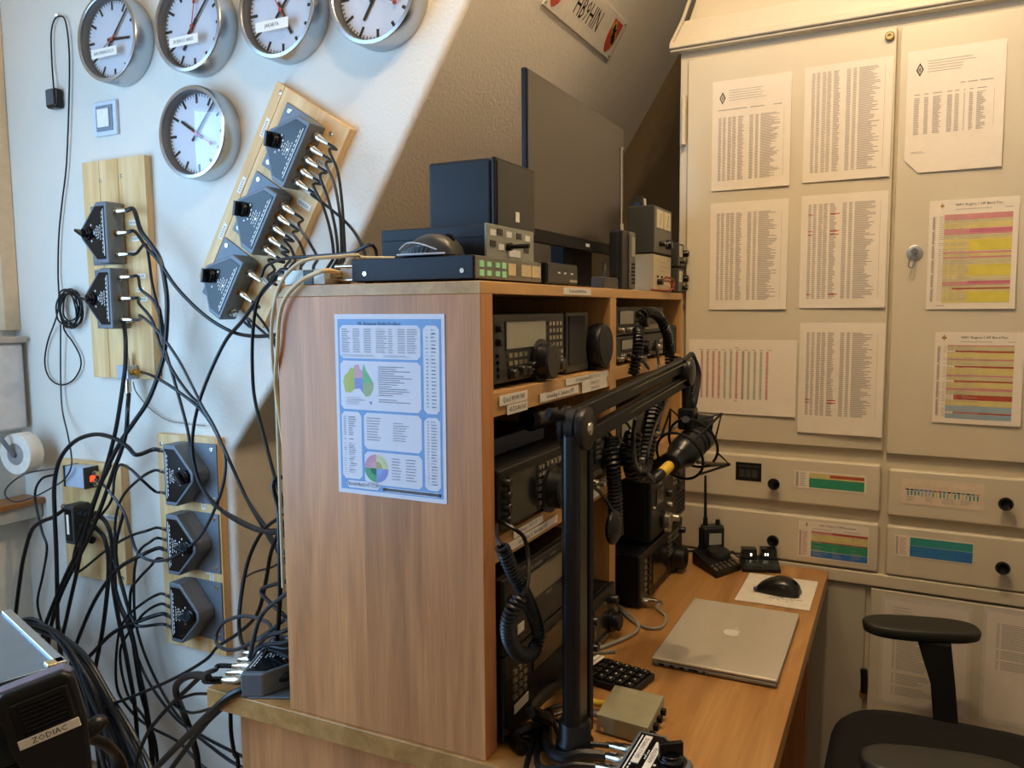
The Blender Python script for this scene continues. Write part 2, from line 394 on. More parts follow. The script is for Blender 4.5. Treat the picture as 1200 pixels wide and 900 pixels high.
def diamond(mb, u, v, a, b, mi): 
    mb.add([(u, -.0005, -(v-b)), (u-a, -.0005, -v), (u, -.0005, -(v+b)), (u+a, -.0005, -v)], [(0, 1, 2, 3)], mi)
def f_head(full, seed):
    def f(mb):
        diamond(mb, .028, .047, .0085, .0165, 1); diamond(mb, .028, .047, .0055, .0115, 2); diamond(mb, .028, .047, .0028, .006, 1)
        table(mb, .045, .16, .028, .060, 5, [(0, .95, .6)], 0, seed=seed, ht=.22)
        if full:
            table(mb, .016, .19, .078, .083, 1, [(0, .45, 1), (.5, .3, .7), (.85, .13, 1)], 0, seed=2, ht=.5)
            table(mb, .018, .19, .10, .272, 52, LC, 0, seed=seed); mb.quad(.192, .1926, -.27, -.09, -.0004, 0)
        else:
            table(mb, .085, .19, .088, .092, 1, [(.3, .1, 1), (.45, .2, 1), (.7, .28, .8)], 0, seed=3, ht=.6)
            cl = [(.02, .08, .8), (.16, .06, .9), (.28, .12, .6), (.47, .07, .9), (.57, .06, .9), (.69, .015, 1), (.76, .06, .7), (.86, .13, .4)]
            table(mb, .014, .175, .106, .109, 1, cl, 0, seed=5, ht=.7); table(mb, .014, .175, .115, .205, 27, cl, 0, seed=seed)
            mb.quad(.188, .1886, -.195, -.11, -.0004, 0); table(mb, .014, .05, .245, .251, 2, [(0, .9, .6)], 0, seed=9, ht=.4)
    return f
cupP = lambda lab, s, z, w, h, fn, mats, rot=0.0, y=0.0, **k: paper(lab, cupM(s, z, y, rot), w, h, fn, mats, **k)
LM = [INKG, INKL, INKR]
cupP('white printed list with diamond logo heading, top left on the cupboard door', .0747, 1.333, .21, .297, f_head(True, 11), [INKG, INK, PAP])
cupP('white sheet with a dense plain list reaching its top edge, beside the logo list', .3175, 1.3364, .21, .297, f_list(64, seed=12, v0=.018), LM)
cupP('brightly lit sheet with diamond logo, short list and folded corner, right cupboard door', .5595, 1.339, .21, .297, f_head(False, 13), [INKG, INK, PAP], fold=.15)
cupP('white sheet with plain dense list and no heading, above the landscape sheet', .0739, 1.003, .21, .297, f_list(62, seed=14, v0=.03, v1=.272), LM)
cupP('white list sheet with four red markings in its upper half, left of the lock', .3167, 1.0053, .21, .297, f_list(62, red=(.05, .094, .103, .26), seed=15, v0=.024, v1=.274), LM)
cupP('white list sheet with red marks near the bottom, lowest on the left door', .3205, .669, .21, .297, f_list(58, red=(.206, .213), seed=16, v0=.026, v1=.25), LM, curl=.012)
PK, GN = mat('ink_pink', '#c58f86', .8), mat('ink_greygreen', '#8d9a8e', .8)
def f_land(mb):
    for i in range(12):
        u = .035+.0165*i; mi = [0, 0, 0, 0, 1, 1, 0, 2, 1, 1, 1, 0][i]
        mb.quad(u, u+.007, -.168, -.032, -.0003, mi+3 if mi < 2 else 2)
        table(mb, u, u+.007, .034, .166, 44, [(0, .95, .6)], mi, seed=i, ht=.55)
    table(mb, .03, .24, .028, .031, 1, [(.1*k, .06, .8) for k in range(10)], 2, seed=3, ht=.7)
    mb.quad(.13, .14, -.024, -.0215, -.0004, 2); mb.quad(.13, .14, -.1735, -.1715, -.0004, 2)
cupP('landscape sheet with pink and green columns of figures, behind the microphone', .017, .622, .297, .21, f_land, [mat('ink_rose', '#b06d66', .8), GN, INKG, mat('tint_rose', '#d9b6a8', .8), mat('tint_green', '#c6c4ae', .8)])
def stripes(mb, rows, u0, u1, v0, v1):
    tot = sum(r[0] for r in rows); v = v0
    for hgt, a, mi in rows:
        d = (v1-v0)*hgt/tot
        if mi is not None: mb.quad(u0+(u1-u0)*a, u1, -(v+d*.96), -v, -.0003, mi)
        v += d
BPM = [mat('band_pink', '#c98783', .8), mat('band_magenta', '#bd6a7c', .8), mat('band_olive', '#c3b98a', .8), mat('band_yellow', '#d0c04e', .8), mat('band_pale', '#cfbf7a', .8),
       mat('band_brick', '#a9482f', .8), mat('band_blue', '#8fa3ad', .8), INKG, INK, mat('band_gold', '#b98a35', .8), mat('band_green', '#2f8a62', .8), mat('band_deep', '#2d6fae', .8), mat('band_teal', '#2f8f86', .8), mat('band_skin', '#d9c9a6', .8)]
def title(mb, txt, w, v, size, mi=8): mb.text(txt, size, w*.56, -v, -.0005, mi)
def f_hf1(mb):
    w, h = .19, .268
    title(mb, 'IARU Region 1 HF Band Plan', w, .013, .0085); diamond(mb, .028, .014, .003, .008, 9); mb.quad(.024, .032, -.0155, -.0125, -.0005, 8)
    table(mb, .05, .18, .0235, .028, 1, [(.05, .35, .8), (.4, .3, .8), (.85, .15, .9)], 7, seed=2, ht=.3)
    rows = [(1, 0, 0), (2, 0, 0), (1.5, 0, 2), (3, 0, 4), (3.2, 0, 0), (1.5, 0, 2), (7, 0, 4), (1, 0, 0), (1.5, 0, 4), (1, 0, 0), (3, 0, 2), (7, 0, 4), (1.8, 0, 2), (2, 0, 0), (2.2, 0, 2), (1, 0, 4), (6, 0, 4)]
    stripes(mb, rows, .034, w-.012, .036, h-.014)
    H = h-.05; tot = sum(r[0] for r in rows)
    def blk(a, n0, n1, mi, y=-.0005):
        mb.quad(.034+(w-.046)*a, w-.012, -(.036+H*n1/tot), -(.036+H*n0/tot), y, mi)
    blk(.38, 7.6, 9.6, 1); blk(.38, 13.2, 18.8, 3); blk(.38, 26, 31.3, 3); blk(.38, 34.2, 35.5, 1); blk(.15, 37.7, 38.4, 5, -.0007); blk(.38, 39.8, 45, 3)
    table(mb, .012, .17, .04, h-.018, 42, [(0, .03, .8), (.07, .05, .8), (.12, .03, .8), (.16, .05, .7), (.23, .10, .3), (.34, .3, .2)], 7, skip=.15, seed=5, ht=.28)
    table(mb, .0085, .0135, .04, h-.016, 6, [(0, 1, 1)], 7, ht=.92); mb.quad(.022, .04, -h+.0075, -h+.0095, -.0004, 7)
cupP('upper yellow and pink striped amateur band plan sheet beside the lock', .6205, .971, .19, .268, f_hf1, BPM)
def f_hf2(mb):
    w, h = .19, .228
    title(mb, 'IARU Region 1 HF Band Plan', w, .013, .0085); diamond(mb, .02, .014, .0035, .009, 9); mb.quad(.015, .025, -.016, -.012, -.0005, 8)
    table(mb, .05, .175, .023, .028, 1, [(.05, .3, .8), (.35, .3, .8), (.85, .15, .9)], 7, seed=2, ht=.3)
    rows = [(.5, 0, 0), (1.6, 0, 2), (.7, .12, 5), (2.4, 0, 4), (.6, 0, 0), (2, 0, 2), (.7, .12, 5), (2.7, 0, 4), (.6, 0, 0), (1.5, 0, 2), (.6, .12, 5), (2.2, 0, 4), (1, 0, 0), (1.6, 0, 2), (2, .12, 5), (2.2, 0, 4), (2.3, 0, 6), (.6, .12, 5), (2, 0, 6)]
    stripes(mb, rows, .028, w-.02, .032, h-.012)
    table(mb, .010, .165, .035, h-.014, 38, [(0, .03, .8), (.06, .05, .8), (.12, .03, .8), (.16, .05, .7), (.23, .10, .3), (.34, .3, .2)], 7, skip=.2, seed=6, ht=.26)
    table(mb, .0065, .0115, .036, h-.016, 4, [(0, 1, 1)], 7, ht=.93)
cupP('lower striped band plan sheet with brick red bars, right cupboard door', .6445, .646, .19, .228, f_hf2, BPM)
def f_tag1(mb):
    mb.quad(.003, .010, -.044, -.003, -.0003, 7); table(mb, .014, .034, .005, .044, 8, [(0, .8, .7)], 7, ht=.4)
    stripes(mb, [(1, 0, 4), (1, 0, 4), (3.6, 0, 10)], .038, .176, .004, .045); mb.quad(.09, .176, -.0145, -.0065, -.0005, 5)
    table(mb, .04, .17, .024, .043, 6, [(.02, .5, .2), (.6, .3, .2)], 12, ht=.3)
cupP('small green and red band strip on the upper left drawer', .317, .266, .18, .048, f_tag1, BPM, y=-.004, curl=0)
def f_vhf(mb):
    title(mb, 'IARU Region 1 VHF band plan', .178, .009, .0075); diamond(mb, .022, .010, .003, .008, 9)
    table(mb, .03, .172, .019, .022, 1, [(.05, .35, .8), (.6, .3, .8)], 7, ht=.5); mb.quad(.003, .008, -.098, -.028, -.0003, 7)
    table(mb, .011, .03, .03, .096, 14, [(0, .8, .7)], 0, ht=.35)
    stripes(mb, [(1.6, 0, 0), (4, 0, 4), (.6, 0, 5), (5, 0, 10), (3.6, 0, 11)], .034, .176, .026, .099)
    table(mb, .036, .17, .032, .097, 18, [(.02, .3, .3), (.4, .25, .2), (.75, .2, .2)], 7, skip=.3, ht=.25)
    mb.quad(.088, .176, -.0315, -.0265, -.0005, 5)
cupP('green and blue VHF band plan card on the lower left drawer', .330, .128, .178, .102, f_vhf, BPM, y=-.004, curl=0)
def f_map(mb):
    rnd = random.Random(4)
    for i in range(22):
        u = .012+.007*i+rnd.random()*.002; mi = rnd.choice([0, 7, 0, 9]); L = .006+.008*rnd.random()
        mb.add([(u, -.0003, -.022), (u+.001, -.0003, -.022), (u+.001+L, -.0003, -.022+L*.7), (u+L, -.0003, -.022+L*.7)], [(0, 1, 2, 3)], mi)
    for i in range(16):
        u = .01+.0105*i; mb.quad(u, u+.0085, -.030, -.0265, -.0004, [8, 8, 11, 11, 11, 11, 5, 5, 12, 8, 12, 8, 12, 8, 12, 0][i])
    for i in range(20):
        u = .014+.0082*i; mb.quad(u, u+.0035, -.042-.003*rnd.random(), -.0315, -.0004, rnd.choice([12, 12, 6, 4]))
    table(mb, .01, .175, .046, .06, 3, [(.02, .1, .6), (.28, .15, .5), (.5, .2, .5), (.75, .2, .6)], 7, skip=.1, seed=8, ht=.3)
cupP('pale frequency chart strip with thin blue and green marks, upper right drawer', .581, .269, .185, .067, f_map, BPM, y=-.004, curl=0, matp=mat('paper_tan', '#dcc9ae', .8))
def f_tag2(mb):
    mb.quad(.003, .008, -.052, -.003, -.0003, 7); table(mb, .012, .032, .006, .052, 9, [(0, .8, .7)], 0, ht=.35)
    stripes(mb, [(3, 0, 12), (4, 0, 11)], .036, .177, .003, .054); table(mb, .04, .175, .005, .052, 12, [(.02, .3, .3), (.45, .5, .2)], 12, skip=.2, ht=.3)
cupP('small blue and green band strip on the lower right drawer', .570, .118, .178, .056, f_tag2, BPM, y=-.004, curl=0)
def f_blk(mb):
    for i in range(3): mb.quad(.010+.018*i, .025+.018*i, -.042, -.020, -.0004, 0)
    mb.quad(.006, .065, -.012, -.008, -.0004, 0)
cupP('small black label card on the upper left drawer beside its knob', .157, .276, .071, .052, f_blk, [mat('card_olive', '#33322b', .5)], y=-.004, curl=0, matp=BLK)
def f_low(mb):
    mb.quad(.008, .202, -.289, -.012, -.0002, 1)
    table(mb, .03, .17, .10, .27, 34, [(0, .04, .9), (.07, .75, .4)], 0, skip=.12, seed=21, ht=.4); table(mb, .03, .18, .03, .06, 4, [(.0, .5, .5)], 0, seed=4, ht=.2)
PLOW = mat('paper_sleeve', '#d5cdbd', .35)
cupP('text sheet in a clear sleeve on the lower door behind the chair armrest', .543, -.048, .21, .297, f_low, [INKG, PAP], matp=PLOW, curl=0)
def f_low2(mb):
    mb.quad(.008, .202, -.289, -.012, -.0002, 1)
    table(mb, .03, .18, .04, .16, 26, [(0, .04, .9), (.07, .85, .4)], 0, skip=.1, seed=22, ht=.4)
cupP('sleeved text sheet at the right picture edge on the lower door', .777, -.040, .21, .300, f_low2, [INKG, PAP], matp=PLOW, curl=0)
# ================================================================== clocks and fittings on the dormer wall
DIAL = mat('dial_white', '#cfd0d5', .55, var=.01)
def clock(y, z, label, city, hh, mm, ss, r=.119):
    t = thing('wall_clock', label, 'clock', wallM(y, z), 'round steel wall clocks')
    MB().lathe((0, 0, 0), (0, -1, 0), [(r-.002, 0), (r, .002), (r, .056), (r-.002, .060), (r-.010, .061), (r-.012, .059)], n=64, cap=False).build('case', STEEL, t, ang=30)
    MB().lathe((0, 0, 0), (0, -1, 0), [(r-.012, .059), (r-.013, .057), (r-.013, .036), (r-.02, .0345)], n=64, cap=False).build('inner_ring', mat('clock_inner', '#4a4c4e', .5), t, ang=30)
    MB().lathe((0, 0, 0), (0, -1, 0), [(r-.001, .001), (r-.0128, .032), (r-.0128, .035), (0, .035)], n=48).build('dial', DIAL, t, ang=20)
    tk = MB()
    for i in range(60):
        a = 2*math.pi*i/60; big = i % 5 == 0; L, wd = (.024, .0074) if big else (.0075, .0026)
        r1 = r-.017; d = Vector((math.sin(a), 0, math.cos(a))); e = Vector((math.cos(a), 0, -math.sin(a)))
        tk.add([d*r1-e*wd/2, d*r1+e*wd/2, d*(r1-L)+e*wd/2, d*(r1-L)-e*wd/2], [(0, 3, 2, 1)])
    for q in tk.v: q.y = -.0356
    tk.build('hour_marks', BLKM, t)
    def hand(name, ang, L, w0, w1, tail, yy, m):
        yy += .002
        d = Vector((math.sin(ang), 0, math.cos(ang))); e = Vector((math.cos(ang), 0, -math.sin(ang)))
        h = MB().prism([d*-tail-e*w0+Vector((0, yy, 0)), d*-tail+e*w0+Vector((0, yy, 0)), d*L+e*w1+Vector((0, yy, 0)), d*L-e*w1+Vector((0, yy, 0))], (0, -.0012, 0))
        return h, d
    h, _ = hand('hour_hand', 2*math.pi*((hh % 12)+mm/60)/12, .066, .0042, .0034, .022, -.040, 0); h.build('hour_hand', BLKM, t)
    h, _ = hand('minute_hand', 2*math.pi*mm/60, .098, .0034, .0022, .024, -.0422, 0); h.build('minute_hand', BLKM, t)
    h, d = hand('second_hand', 2*math.pi*ss/60, .066, .0011, .0011, .022, -.0444, 0)
    h.cyl(d*.06+Vector((0, -.0424, 0)), d*.06+Vector((0, -.0436, 0)), .0055); h.cyl((0, -.042, 0), (0, -.0445, 0), .005); h.build('second_hand', mat('clock_red', '#b93a34', .5), t)
    if city:
        s = MB().box(-.066, .036, -.0572, -.0564, -.050, -.026).build('name_label', LBL, t)
        MB().text(city, .0125, -.015, -.0382, -.0575, 0, sx=.86).build('lettering', INK, s)
    MB().lathe((0, 0, 0), (0, -1, 0), [(r-.0125, .0560), (0, .0562)], n=48, cap=False).build('glass', CGLASS, t, ang=20)
    return t
clock(1.416, 1.463, 'round steel wall clock labelled SAN FRANCISCO', 'SAN FRANCISCO', 3, 7, 40)
clock(1.112, 1.449, 'round steel wall clock labelled BUENOS AIRES', 'BUENOS AIRES', 7, 7, 2)
clock(.815, 1.441, 'round steel wall clock labelled JAKARTA', 'JAKARTA', 5, 7, 55)
clock(.535, 1.432, 'rightmost round steel wall clock, cut by the picture top', None, 7, 7, 20)
clock(1.113, 1.178, 'single lower wall clock mirroring the bright window in its glass', None, 10, 7, 20)
# light switch
sw = thing('light_switch', 'small square light switch plate below the leftmost clock', 'switch', wallM(1.503, 1.266))
MB().box(-.048, .048, -.010, 0, -.048, .048).build('plate', mat('switch_blue_white', '#c7d3df', .35), sw, bevel=.003)
MB().box(-.034, .034, -.013, -.010, -.036, .036).build('frame_ring', mat('switch_grey', '#7d8794', .4), sw, bevel=.002)
MB().box(-.024, .024, -.018, -.013, -.026, .026).build('rocker', WHT, sw, bevel=.003)
# gps antenna on its cord
def W(px, py, x): return ox(px, py, x)
gp = thing('antenna_puck', 'small black antenna puck hanging from a hook by its cord', 'antenna', ox(64, 116, .535))
pk = MB().cbox((0, 0, 0), (.030, .048, .058)); pk.build('housing', BLKG, gp, bevel=.009, seg=3)
MB().cbox((-.0155, 0, .002), (.002, .034, .044)).build('top_face', mat('puck_face', '#4b5058', .2), gp, bevel=.004)
def wcab(pts, r, parent=None, name='cord', world=True, mat_=RUB):
    P = [ox(a, b, c) for a, b, c in pts]; return MB().tube(P, r)
wcab([(63, 104, .535), (61, 75, .54), (60, 40, .54), (64, 23, .54), (71, 19, .54), (77, 26, .54), (81, 60, .54), (81, 110, .54), (78, 190, .54), (73, 235, .54), (69, 275, .54), (68, 320, .54), (69, 350, .535), (66, 372, .53), (56, 400, .54), (52.5, 425, .54), (58, 443, .54), (71, 451, .54), (85, 446, .54), (94, 432, .54), (94, 418, .54), (86, 402, .54), (76, 388, .535), (74, 378, .53)], .0024).build('cord', RUB, gp, world=True)
cl = MB(); ctr = ox(83, 362, .53)
for k in range(7):
    pts = []
    for i in range(12):
        a = 2*math.pi*i/12+k; rr = .046+.006*math.sin(k*2.1)+.003*math.sin(i*1.7+k)
        pts.append(ctr+Vector((-.004*k+.004*math.sin(i+k)+.008, rr*math.cos(a)+.004*math.sin(k), 1.12*rr*math.sin(a)+.005*math.cos(k*1.3))))
    cl.tube(pts, .0026, closed=True, res=4)
cl.build('cord_coil', RUB, gp, world=True)
MB().cyl(ox(66, 18, .54), ox(68.5, 18.5, .552), .004).build('hook', NICK, gp, world=True)
# dispenser, tape roll and ledge by the window corner
dp = thing('paper_towel_dispenser', 'grey white wall dispenser at the left picture edge', 'dispenser', (.45, YW, .34))
MB().box(.36, .535, YW-.06, YW, .345, .62).build('housing', mat('dispenser_grey', '#cfcdca', .5), dp, world=True, bevel=.012, seg=3)
MB().box(.355, .54, YW-.075, YW, .62, .64).build('lid', mat('dispenser_lid', '#b8aa97', .5), dp, world=True, bevel=.006)
rc = oy(26, 531, 1.86)
rl = thing('tape_roll', 'white tape roll on a bracket below the grey dispenser', 'tape roll', rc)
ax = Vector((.99, .12, 0)).normalized()
MB().lathe(rc-ax*.024, ax, [(.034, 0), (.062, 0), (.064, .003), (.064, .045), (.062, .048), (.034, .048), (.034, 0)], n=40, cap=False).build('roll', mat('tape_white', '#d9d2c4', .7), rl, world=True)
MB().lathe(rc-ax*.026, ax, [(.010, 0), (.034, .004), (.034, .046), (.010, .05)], n=30, cap=False).build('core', mat('tape_core', '#8c8984', .5), rl, world=True)
MB().tube([rc-ax*.03, rc-ax*.035+Vector((-.02, .01, .05)), rc-ax*.03+Vector((-.035, .03, .09))], .007, n=8).cyl(rc-ax*.034, rc+ax*.005, .008).build('bracket', GRY, rl, world=True)
lg = thing('window_ledge', 'small wooden topped ledge under the tape roll', 'ledge', (.4, YW, .1))
MB().box(.10, XC-.004, YW-.10, YW-.001, .104, .125).build('wood_top', wood('ledge_wood', '#a8743f', '#875728', 'x', 'y', .2), lg, world=True, bevel=.004)
MB().box(.10, XC-.004, YW-.085, YW-.001, .060, .104).build('support', mat('ledge_support', '#b7b3a6', .5), lg, world=True, bevel=.004)
struct(MB().box(.20, XC-.001, YW-.14, YW, -.42, -.30).build('trim_2', mat('sill_white', '#cdc8ba', .5), bevel=.004))
# callsign plate on the slope
n_s = Vector((0, -math.sin(math.atan(SL)), -math.cos(math.atan(SL)))); up_s = Vector((0, -math.cos(math.atan(SL)), math.sin(math.atan(SL))))
pl = thing('callsign_plate', 'white enamel plate reading HB9HIN with two crests on the sloping wall', 'sign', frame(Vector((1.0872, .2405, 1.5215))+n_s*.003, (1, 0, 0), tuple(-n_s), tuple(up_s)))
MB().box(-.25, .25, -.004, 0, -.0585, .0585).build('plate', mat('plate_white', '#e0d8ca', .35), pl, bevel=.002)
MB().text('HB9HIN', .082, -.005, .0, -.0046, 0, sx=.62).build('lettering', BLKM, pl)
def shield(cx, m, name, extra=None):
    pts = []
    for a, b in ((-.028, .036), (.028, .036), (.028, -.004), (.021, -.024), (.009, -.036), (0, -.040), (-.009, -.036), (-.021, -.024), (-.028, -.004)): pts.append((cx+a*1.2, -.0042, b*1.22))
    return MB().prism(pts, (0, -.0006, 0)).build(name, m, pl)
REDC = mat('crest_red', '#b8452c', .45)
s1 = shield(.195, REDC, 'crest'); s2 = shield(-.205, REDC, 'crest')
MB().prism([(.195-.0336, -.005, .022), (.195-.014, -.005, .044), (.195+.0336, -.005, -.010), (.195+.0252, -.005, -.029)], (0, -.0004, 0)).build('diagonal_band', mat('crest_gold', '#c29a3c', .45), s1)
br = MB()
for a, b, r in ((.183, .018, .008), (.192, .010, .009), (.202, -.002, .0095), (.210, -.010, .0085), (.180, .026, .005), (.197, .018, .004), (.190, -.002, .004), (.203, -.014, .004), (.214, -.017, .004)):
    br.cyl((a, -.0056, b), (a, -.0062, b), r, n=8)
br.build('heraldic_beast', BLKM, s1)
MB().box(-.205-.006, -.205+.006, -.0054, -.005, -.020, .020).box(-.205-.02, -.205+.02, -.0055, -.005, -.006, .006).build('cross', WHT, s2)
for a in (-.24, .24):
    for b in (-.049, .049): MB().cyl((a, -.004, b), (a, -.0055, b), .0035, n=10).build('screw', GRY, pl)
# ------------------------------------------------------------------ pine boards with coax switches
def board(name, label, M, w, h, th, planks, screws, labels):
    t = thing('mounting_board', label, 'board', M, 'pine boards on the dormer wall')
    x = -w/2
    for i, pw in enumerate(planks):
        MB().box(x+.0008, x+pw*w-.0008, -th, 0, -h/2, h/2).build('plank', PINE, t, bevel=.0012); x += pw*w
    for a, b in screws:
        MB().lathe((a, -th, b), (0, -1, 0), [(.006, 0), (.0055, .0012), (.003, .0016), (.0025, .0006), (0, .0006)], n=12).build('screw', NICK, t)
    for a, b, lw, lh in labels:
        l = MB().box(a-lw/2, a+lw/2, -th-.0006, -th, b-lh/2, b+lh/2).build('label', LBL, t)
        mb = MB()
        n = max(2, int(max(lw, lh)/.008))
        for k in range(n):
            if lw > lh: mb.quad(a-lw*.4+k*lw*.8/n, a-lw*.4+(k+.6)*lw*.8/n, b-lh*.22, b+lh*.22, -th-.0009)
            else: mb.quad(a-lw*.22, a+lw*.22, b-lh*.4+k*lh*.8/n, b-lh*.4+(k+.6)*lh*.8/n, -th-.0009)
        mb.build('lettering', INKG, l)
    return t
TH = .024
B1 = wallM(1.4635, .834); B2r = math.atan2(.473, .296)   # long side follows the roof slope
board('b', 'upright pine board under the light switch carrying two switches', B1, .262, .625, TH, (.28, .30, .42), ((-.055, .255), (.035, .262), (-.045, -.145), (.055, -.147)), ((.075, .13, .035, .014), (.08, .085, .03, .014), (.095, -.02, .035, .013), (.09, -.058, .03, .012), (.10, -.085, .03, .012), (.065, .045, .03, .013)))
B2 = wallM(.888, .975, rot=math.pi/2-B2r)
board('b', 'slanted pine board running along the roof slope with three switches', B2, .262, .560, TH, (.12, .88), ((-.105, .262), (.085, .245), (-.105, -.25), (.08, -.25)), ((-.11, .165, .012, .05), (-.11, .005, .012, .045), (-.11, -.13, .012, .045)) + tuple((.095, .17-.037*k, .045, .016) for k in range(4)) + tuple((.09, .0-.034*k, .04, .014) for k in range(3)) + ((.085, -.17, .04, .014),))
B3 = wallM(1.221, .058)
board('b', 'pine board with three dark switches beside the vertical wall corner', B3, .238, .618, TH, (1.0,), ((-.10, .28), (.075, .268), (-.09, -.28)), ((.055, .14, .014, .07), (.075, -.055, .014, .10), (.06, -.05, .014, .06), (.08, -.20, .014, .085), (.066, -.205, .014, .06)))
B4 = wallM(1.634, .078)
board('b', 'lowest left pine board with a blue box and a black arrester', B4, .275, .365, TH, (1.0,), ((-.12, .16), (.12, -.16)), ((.085, .02, .06, .018), (.09, -.03, .06, .018), (-.06, .0, .014, .05)))
# coax switch: local x towards the apex with the knob, z along the connector side, -y out of the mounting surface
def coax_switch(label, M, nconn, used, h=.170, w=.110, dep=.058, tags=0, knob=0.0, group='antenna switches'):
    t = thing('coax_switch', label, 'switch', M, group)
    x0, x1 = -w*.42, w*.58
    fl = MB().box(x0+.012, x1+.030, -.004, 0, -h/2, h/2).build('flange', CAST, t, bevel=.003)
    for b in (-h/2+.016, h/2-.016):
        MB().lathe((x1+.012, -.004, b), (0, -1, 0), [(.007, 0), (.006, .0018), (.003, .0018), (.003, .0008), (0, .0008)], n=12).build('screw', NICK, fl)
    out = [(x0, -h/2), (x0+.042, -h/2), (x1-.003, -.016), (x1, -.010), (x1, .010), (x1-.003, .016), (x0+.042, h/2), (x0, h/2)]
    MB().prism([(a, -.003, b) for a, b in out], (0, -dep, 0)).build('housing', CAST, t, bevel=.004, seg=2)
    k = .86; c0 = (x0+x1)/2-.004
    MB().prism([(c0+(a-c0)*k, -dep-.0028, b*k) for a, b in out], (0, -.0016, 0)).build('face_plate', BLKG, t, bevel=.0005)
    pr = MB(); yy = -dep-.0047
    pr.quad(x0+.010, x0+.0122, -h*.38, h*.38, yy)
    for i in range(10): pr.quad(x0+.015, x0+.0175, -h*.34+i*h*.07, -h*.34+i*h*.07+h*.045, yy)
    for j, (xx, L) in enumerate(((.024, .26), (.031, .20), (.037, .23), (.043, .14), (.050, .08))):
        n = int(L/.05)+1
        for i in range(n): pr.quad(x0+xx, x0+xx+.0022, -h*L/2+i*h*L/n, -h*L/2+(i+.7)*h*L/n, yy)
    for i in range(nconn):
        a = -1.0+2.0*i/max(1, nconn-1); cx, cz = x1-.034, 0
        pr.quad(cx-.026*math.cos(a)-.002, cx-.026*math.cos(a)+.002, .026*math.sin(a)-.0025, .026*math.sin(a)+.0025, yy)
    pr.build('print', WPR, t, kind='stuff')
    MB().lathe((x0+.03, yy, 0), (0, -1, 0), [(.003, 0), (.0025, .001), (0, .001)], n=10).build('screw', NICK, t)
    kn = MB().lathe((x1-.030, -dep-.004, 0), (0, -1, 0), [(.019, 0), (.019, .004), (.015, .007), (.015, .012), (0, .012)], n=20)
    ka = Matrix.Rotation(knob, 3, 'Y'); kn.cbox((x1-.030, -dep-.022, 0), (.036, .022, .008), ka); kn.build('knob', BLKG, t, bevel=.0015)
    for i in range(nconn):
        z = h*.40*(1-2*i/max(1, nconn-1)) if nconn > 1 else 0
        z *= .88
        c = MB().cyl((x0+.001, -dep*.52, z), (x0-.004, -dep*.52, z), .0105, n=8).cyl((x0-.003, -dep*.52, z), (x0-.014, -dep*.52, z), .0072, n=12)
        c = c.build('connector', BRASS if i % 2 else NICK, t)
        if i in used:
            MB().lathe((x0-.008, -dep*.52, z), (-1, 0, 0), [(.0092, 0), (.0092, .012), (.0078, .014), (.0074, .026), (.0056, .030), (.005, .040)], n=14).build('plug', NICK, c)
    for k2 in range(tags):
        xx = x0+.016+.020*k2
        l = MB().box(xx, xx+.011, yy-.001, yy, -.05+.012*k2, .028+.012*k2).build('label', LBL, t)
        MB().text('DUMMY LOAD' if k2 == 0 else 'ANTENNA', .009, xx+.0055, -.012+.012*k2, yy-.0013, rot=math.pi/2).build('lettering', INK, l)
    return t
def swM(y, z, x, ang):        # ang: direction of the apex, measured on the wall, 0 = right, 90 deg = up
    M = frame((x, y, z), (0, -1, 0), (1, 0, 0), (0, 0, 1)) @ Matrix.Rotation(-ang, 4, 'Y')
    return M
def conn_pos(M, nconn, i, h=.170, w=.110, dep=.058, out=.045):
    z = h*.40*.88*(1-2*i/max(1, nconn-1)); return M @ Vector((-w*.42-out, -dep*.52, z))
XB = XC-TH; SF = .061
def ctr_of(px, py): return ox(px, py, XB-SF)
SWS = {}
def add_sw(key, label, px, py, ang, nconn, used, knob=0.0):
    p = ctr_of(px, py); M = swM(p.y, p.z, XB, ang); SWS[key] = (M, nconn); coax_switch(label, M, nconn, used, knob=knob)
AP2 = math.pi-(math.pi/2-B2r)
add_sw('s1', 'upper antenna switch on the upright board, black arrow knob pointing left', 112, 273, math.pi, 3, (0, 1, 2), .5)
add_sw('s2', 'lower antenna switch on the upright board, beside the coiled cord', 117, 350, math.pi, 3, (0, 1, 2), .2)
add_sw('s3', 'topmost antenna switch on the slanted board with black face', 332, 172, AP2, 5, (0, 1, 2, 3, 4), 1.2)
add_sw('s4', 'middle antenna switch on the slanted board, square knob', 295, 253, AP2, 5, (0, 1, 2, 3, 4), 1.2)
add_sw('s5', 'lowest antenna switch on the slanted board with one free socket', 257, 331, AP2, 3, (1, 2), 1.2)
add_sw('s6', 'top antenna switch of the three on the board by the wall corner', 206, 558, 0, 3, (0, 1, 2), .9)
add_sw('s7', 'middle antenna switch of the three on the board by the wall corner', 209, 640, 0, 5, (1, 2, 3, 4), .3)
add_sw('s8', 'bottom antenna switch of the three on the board by the wall corner', 213, 720, 0, 5, (1, 2, 3, 4), .3)
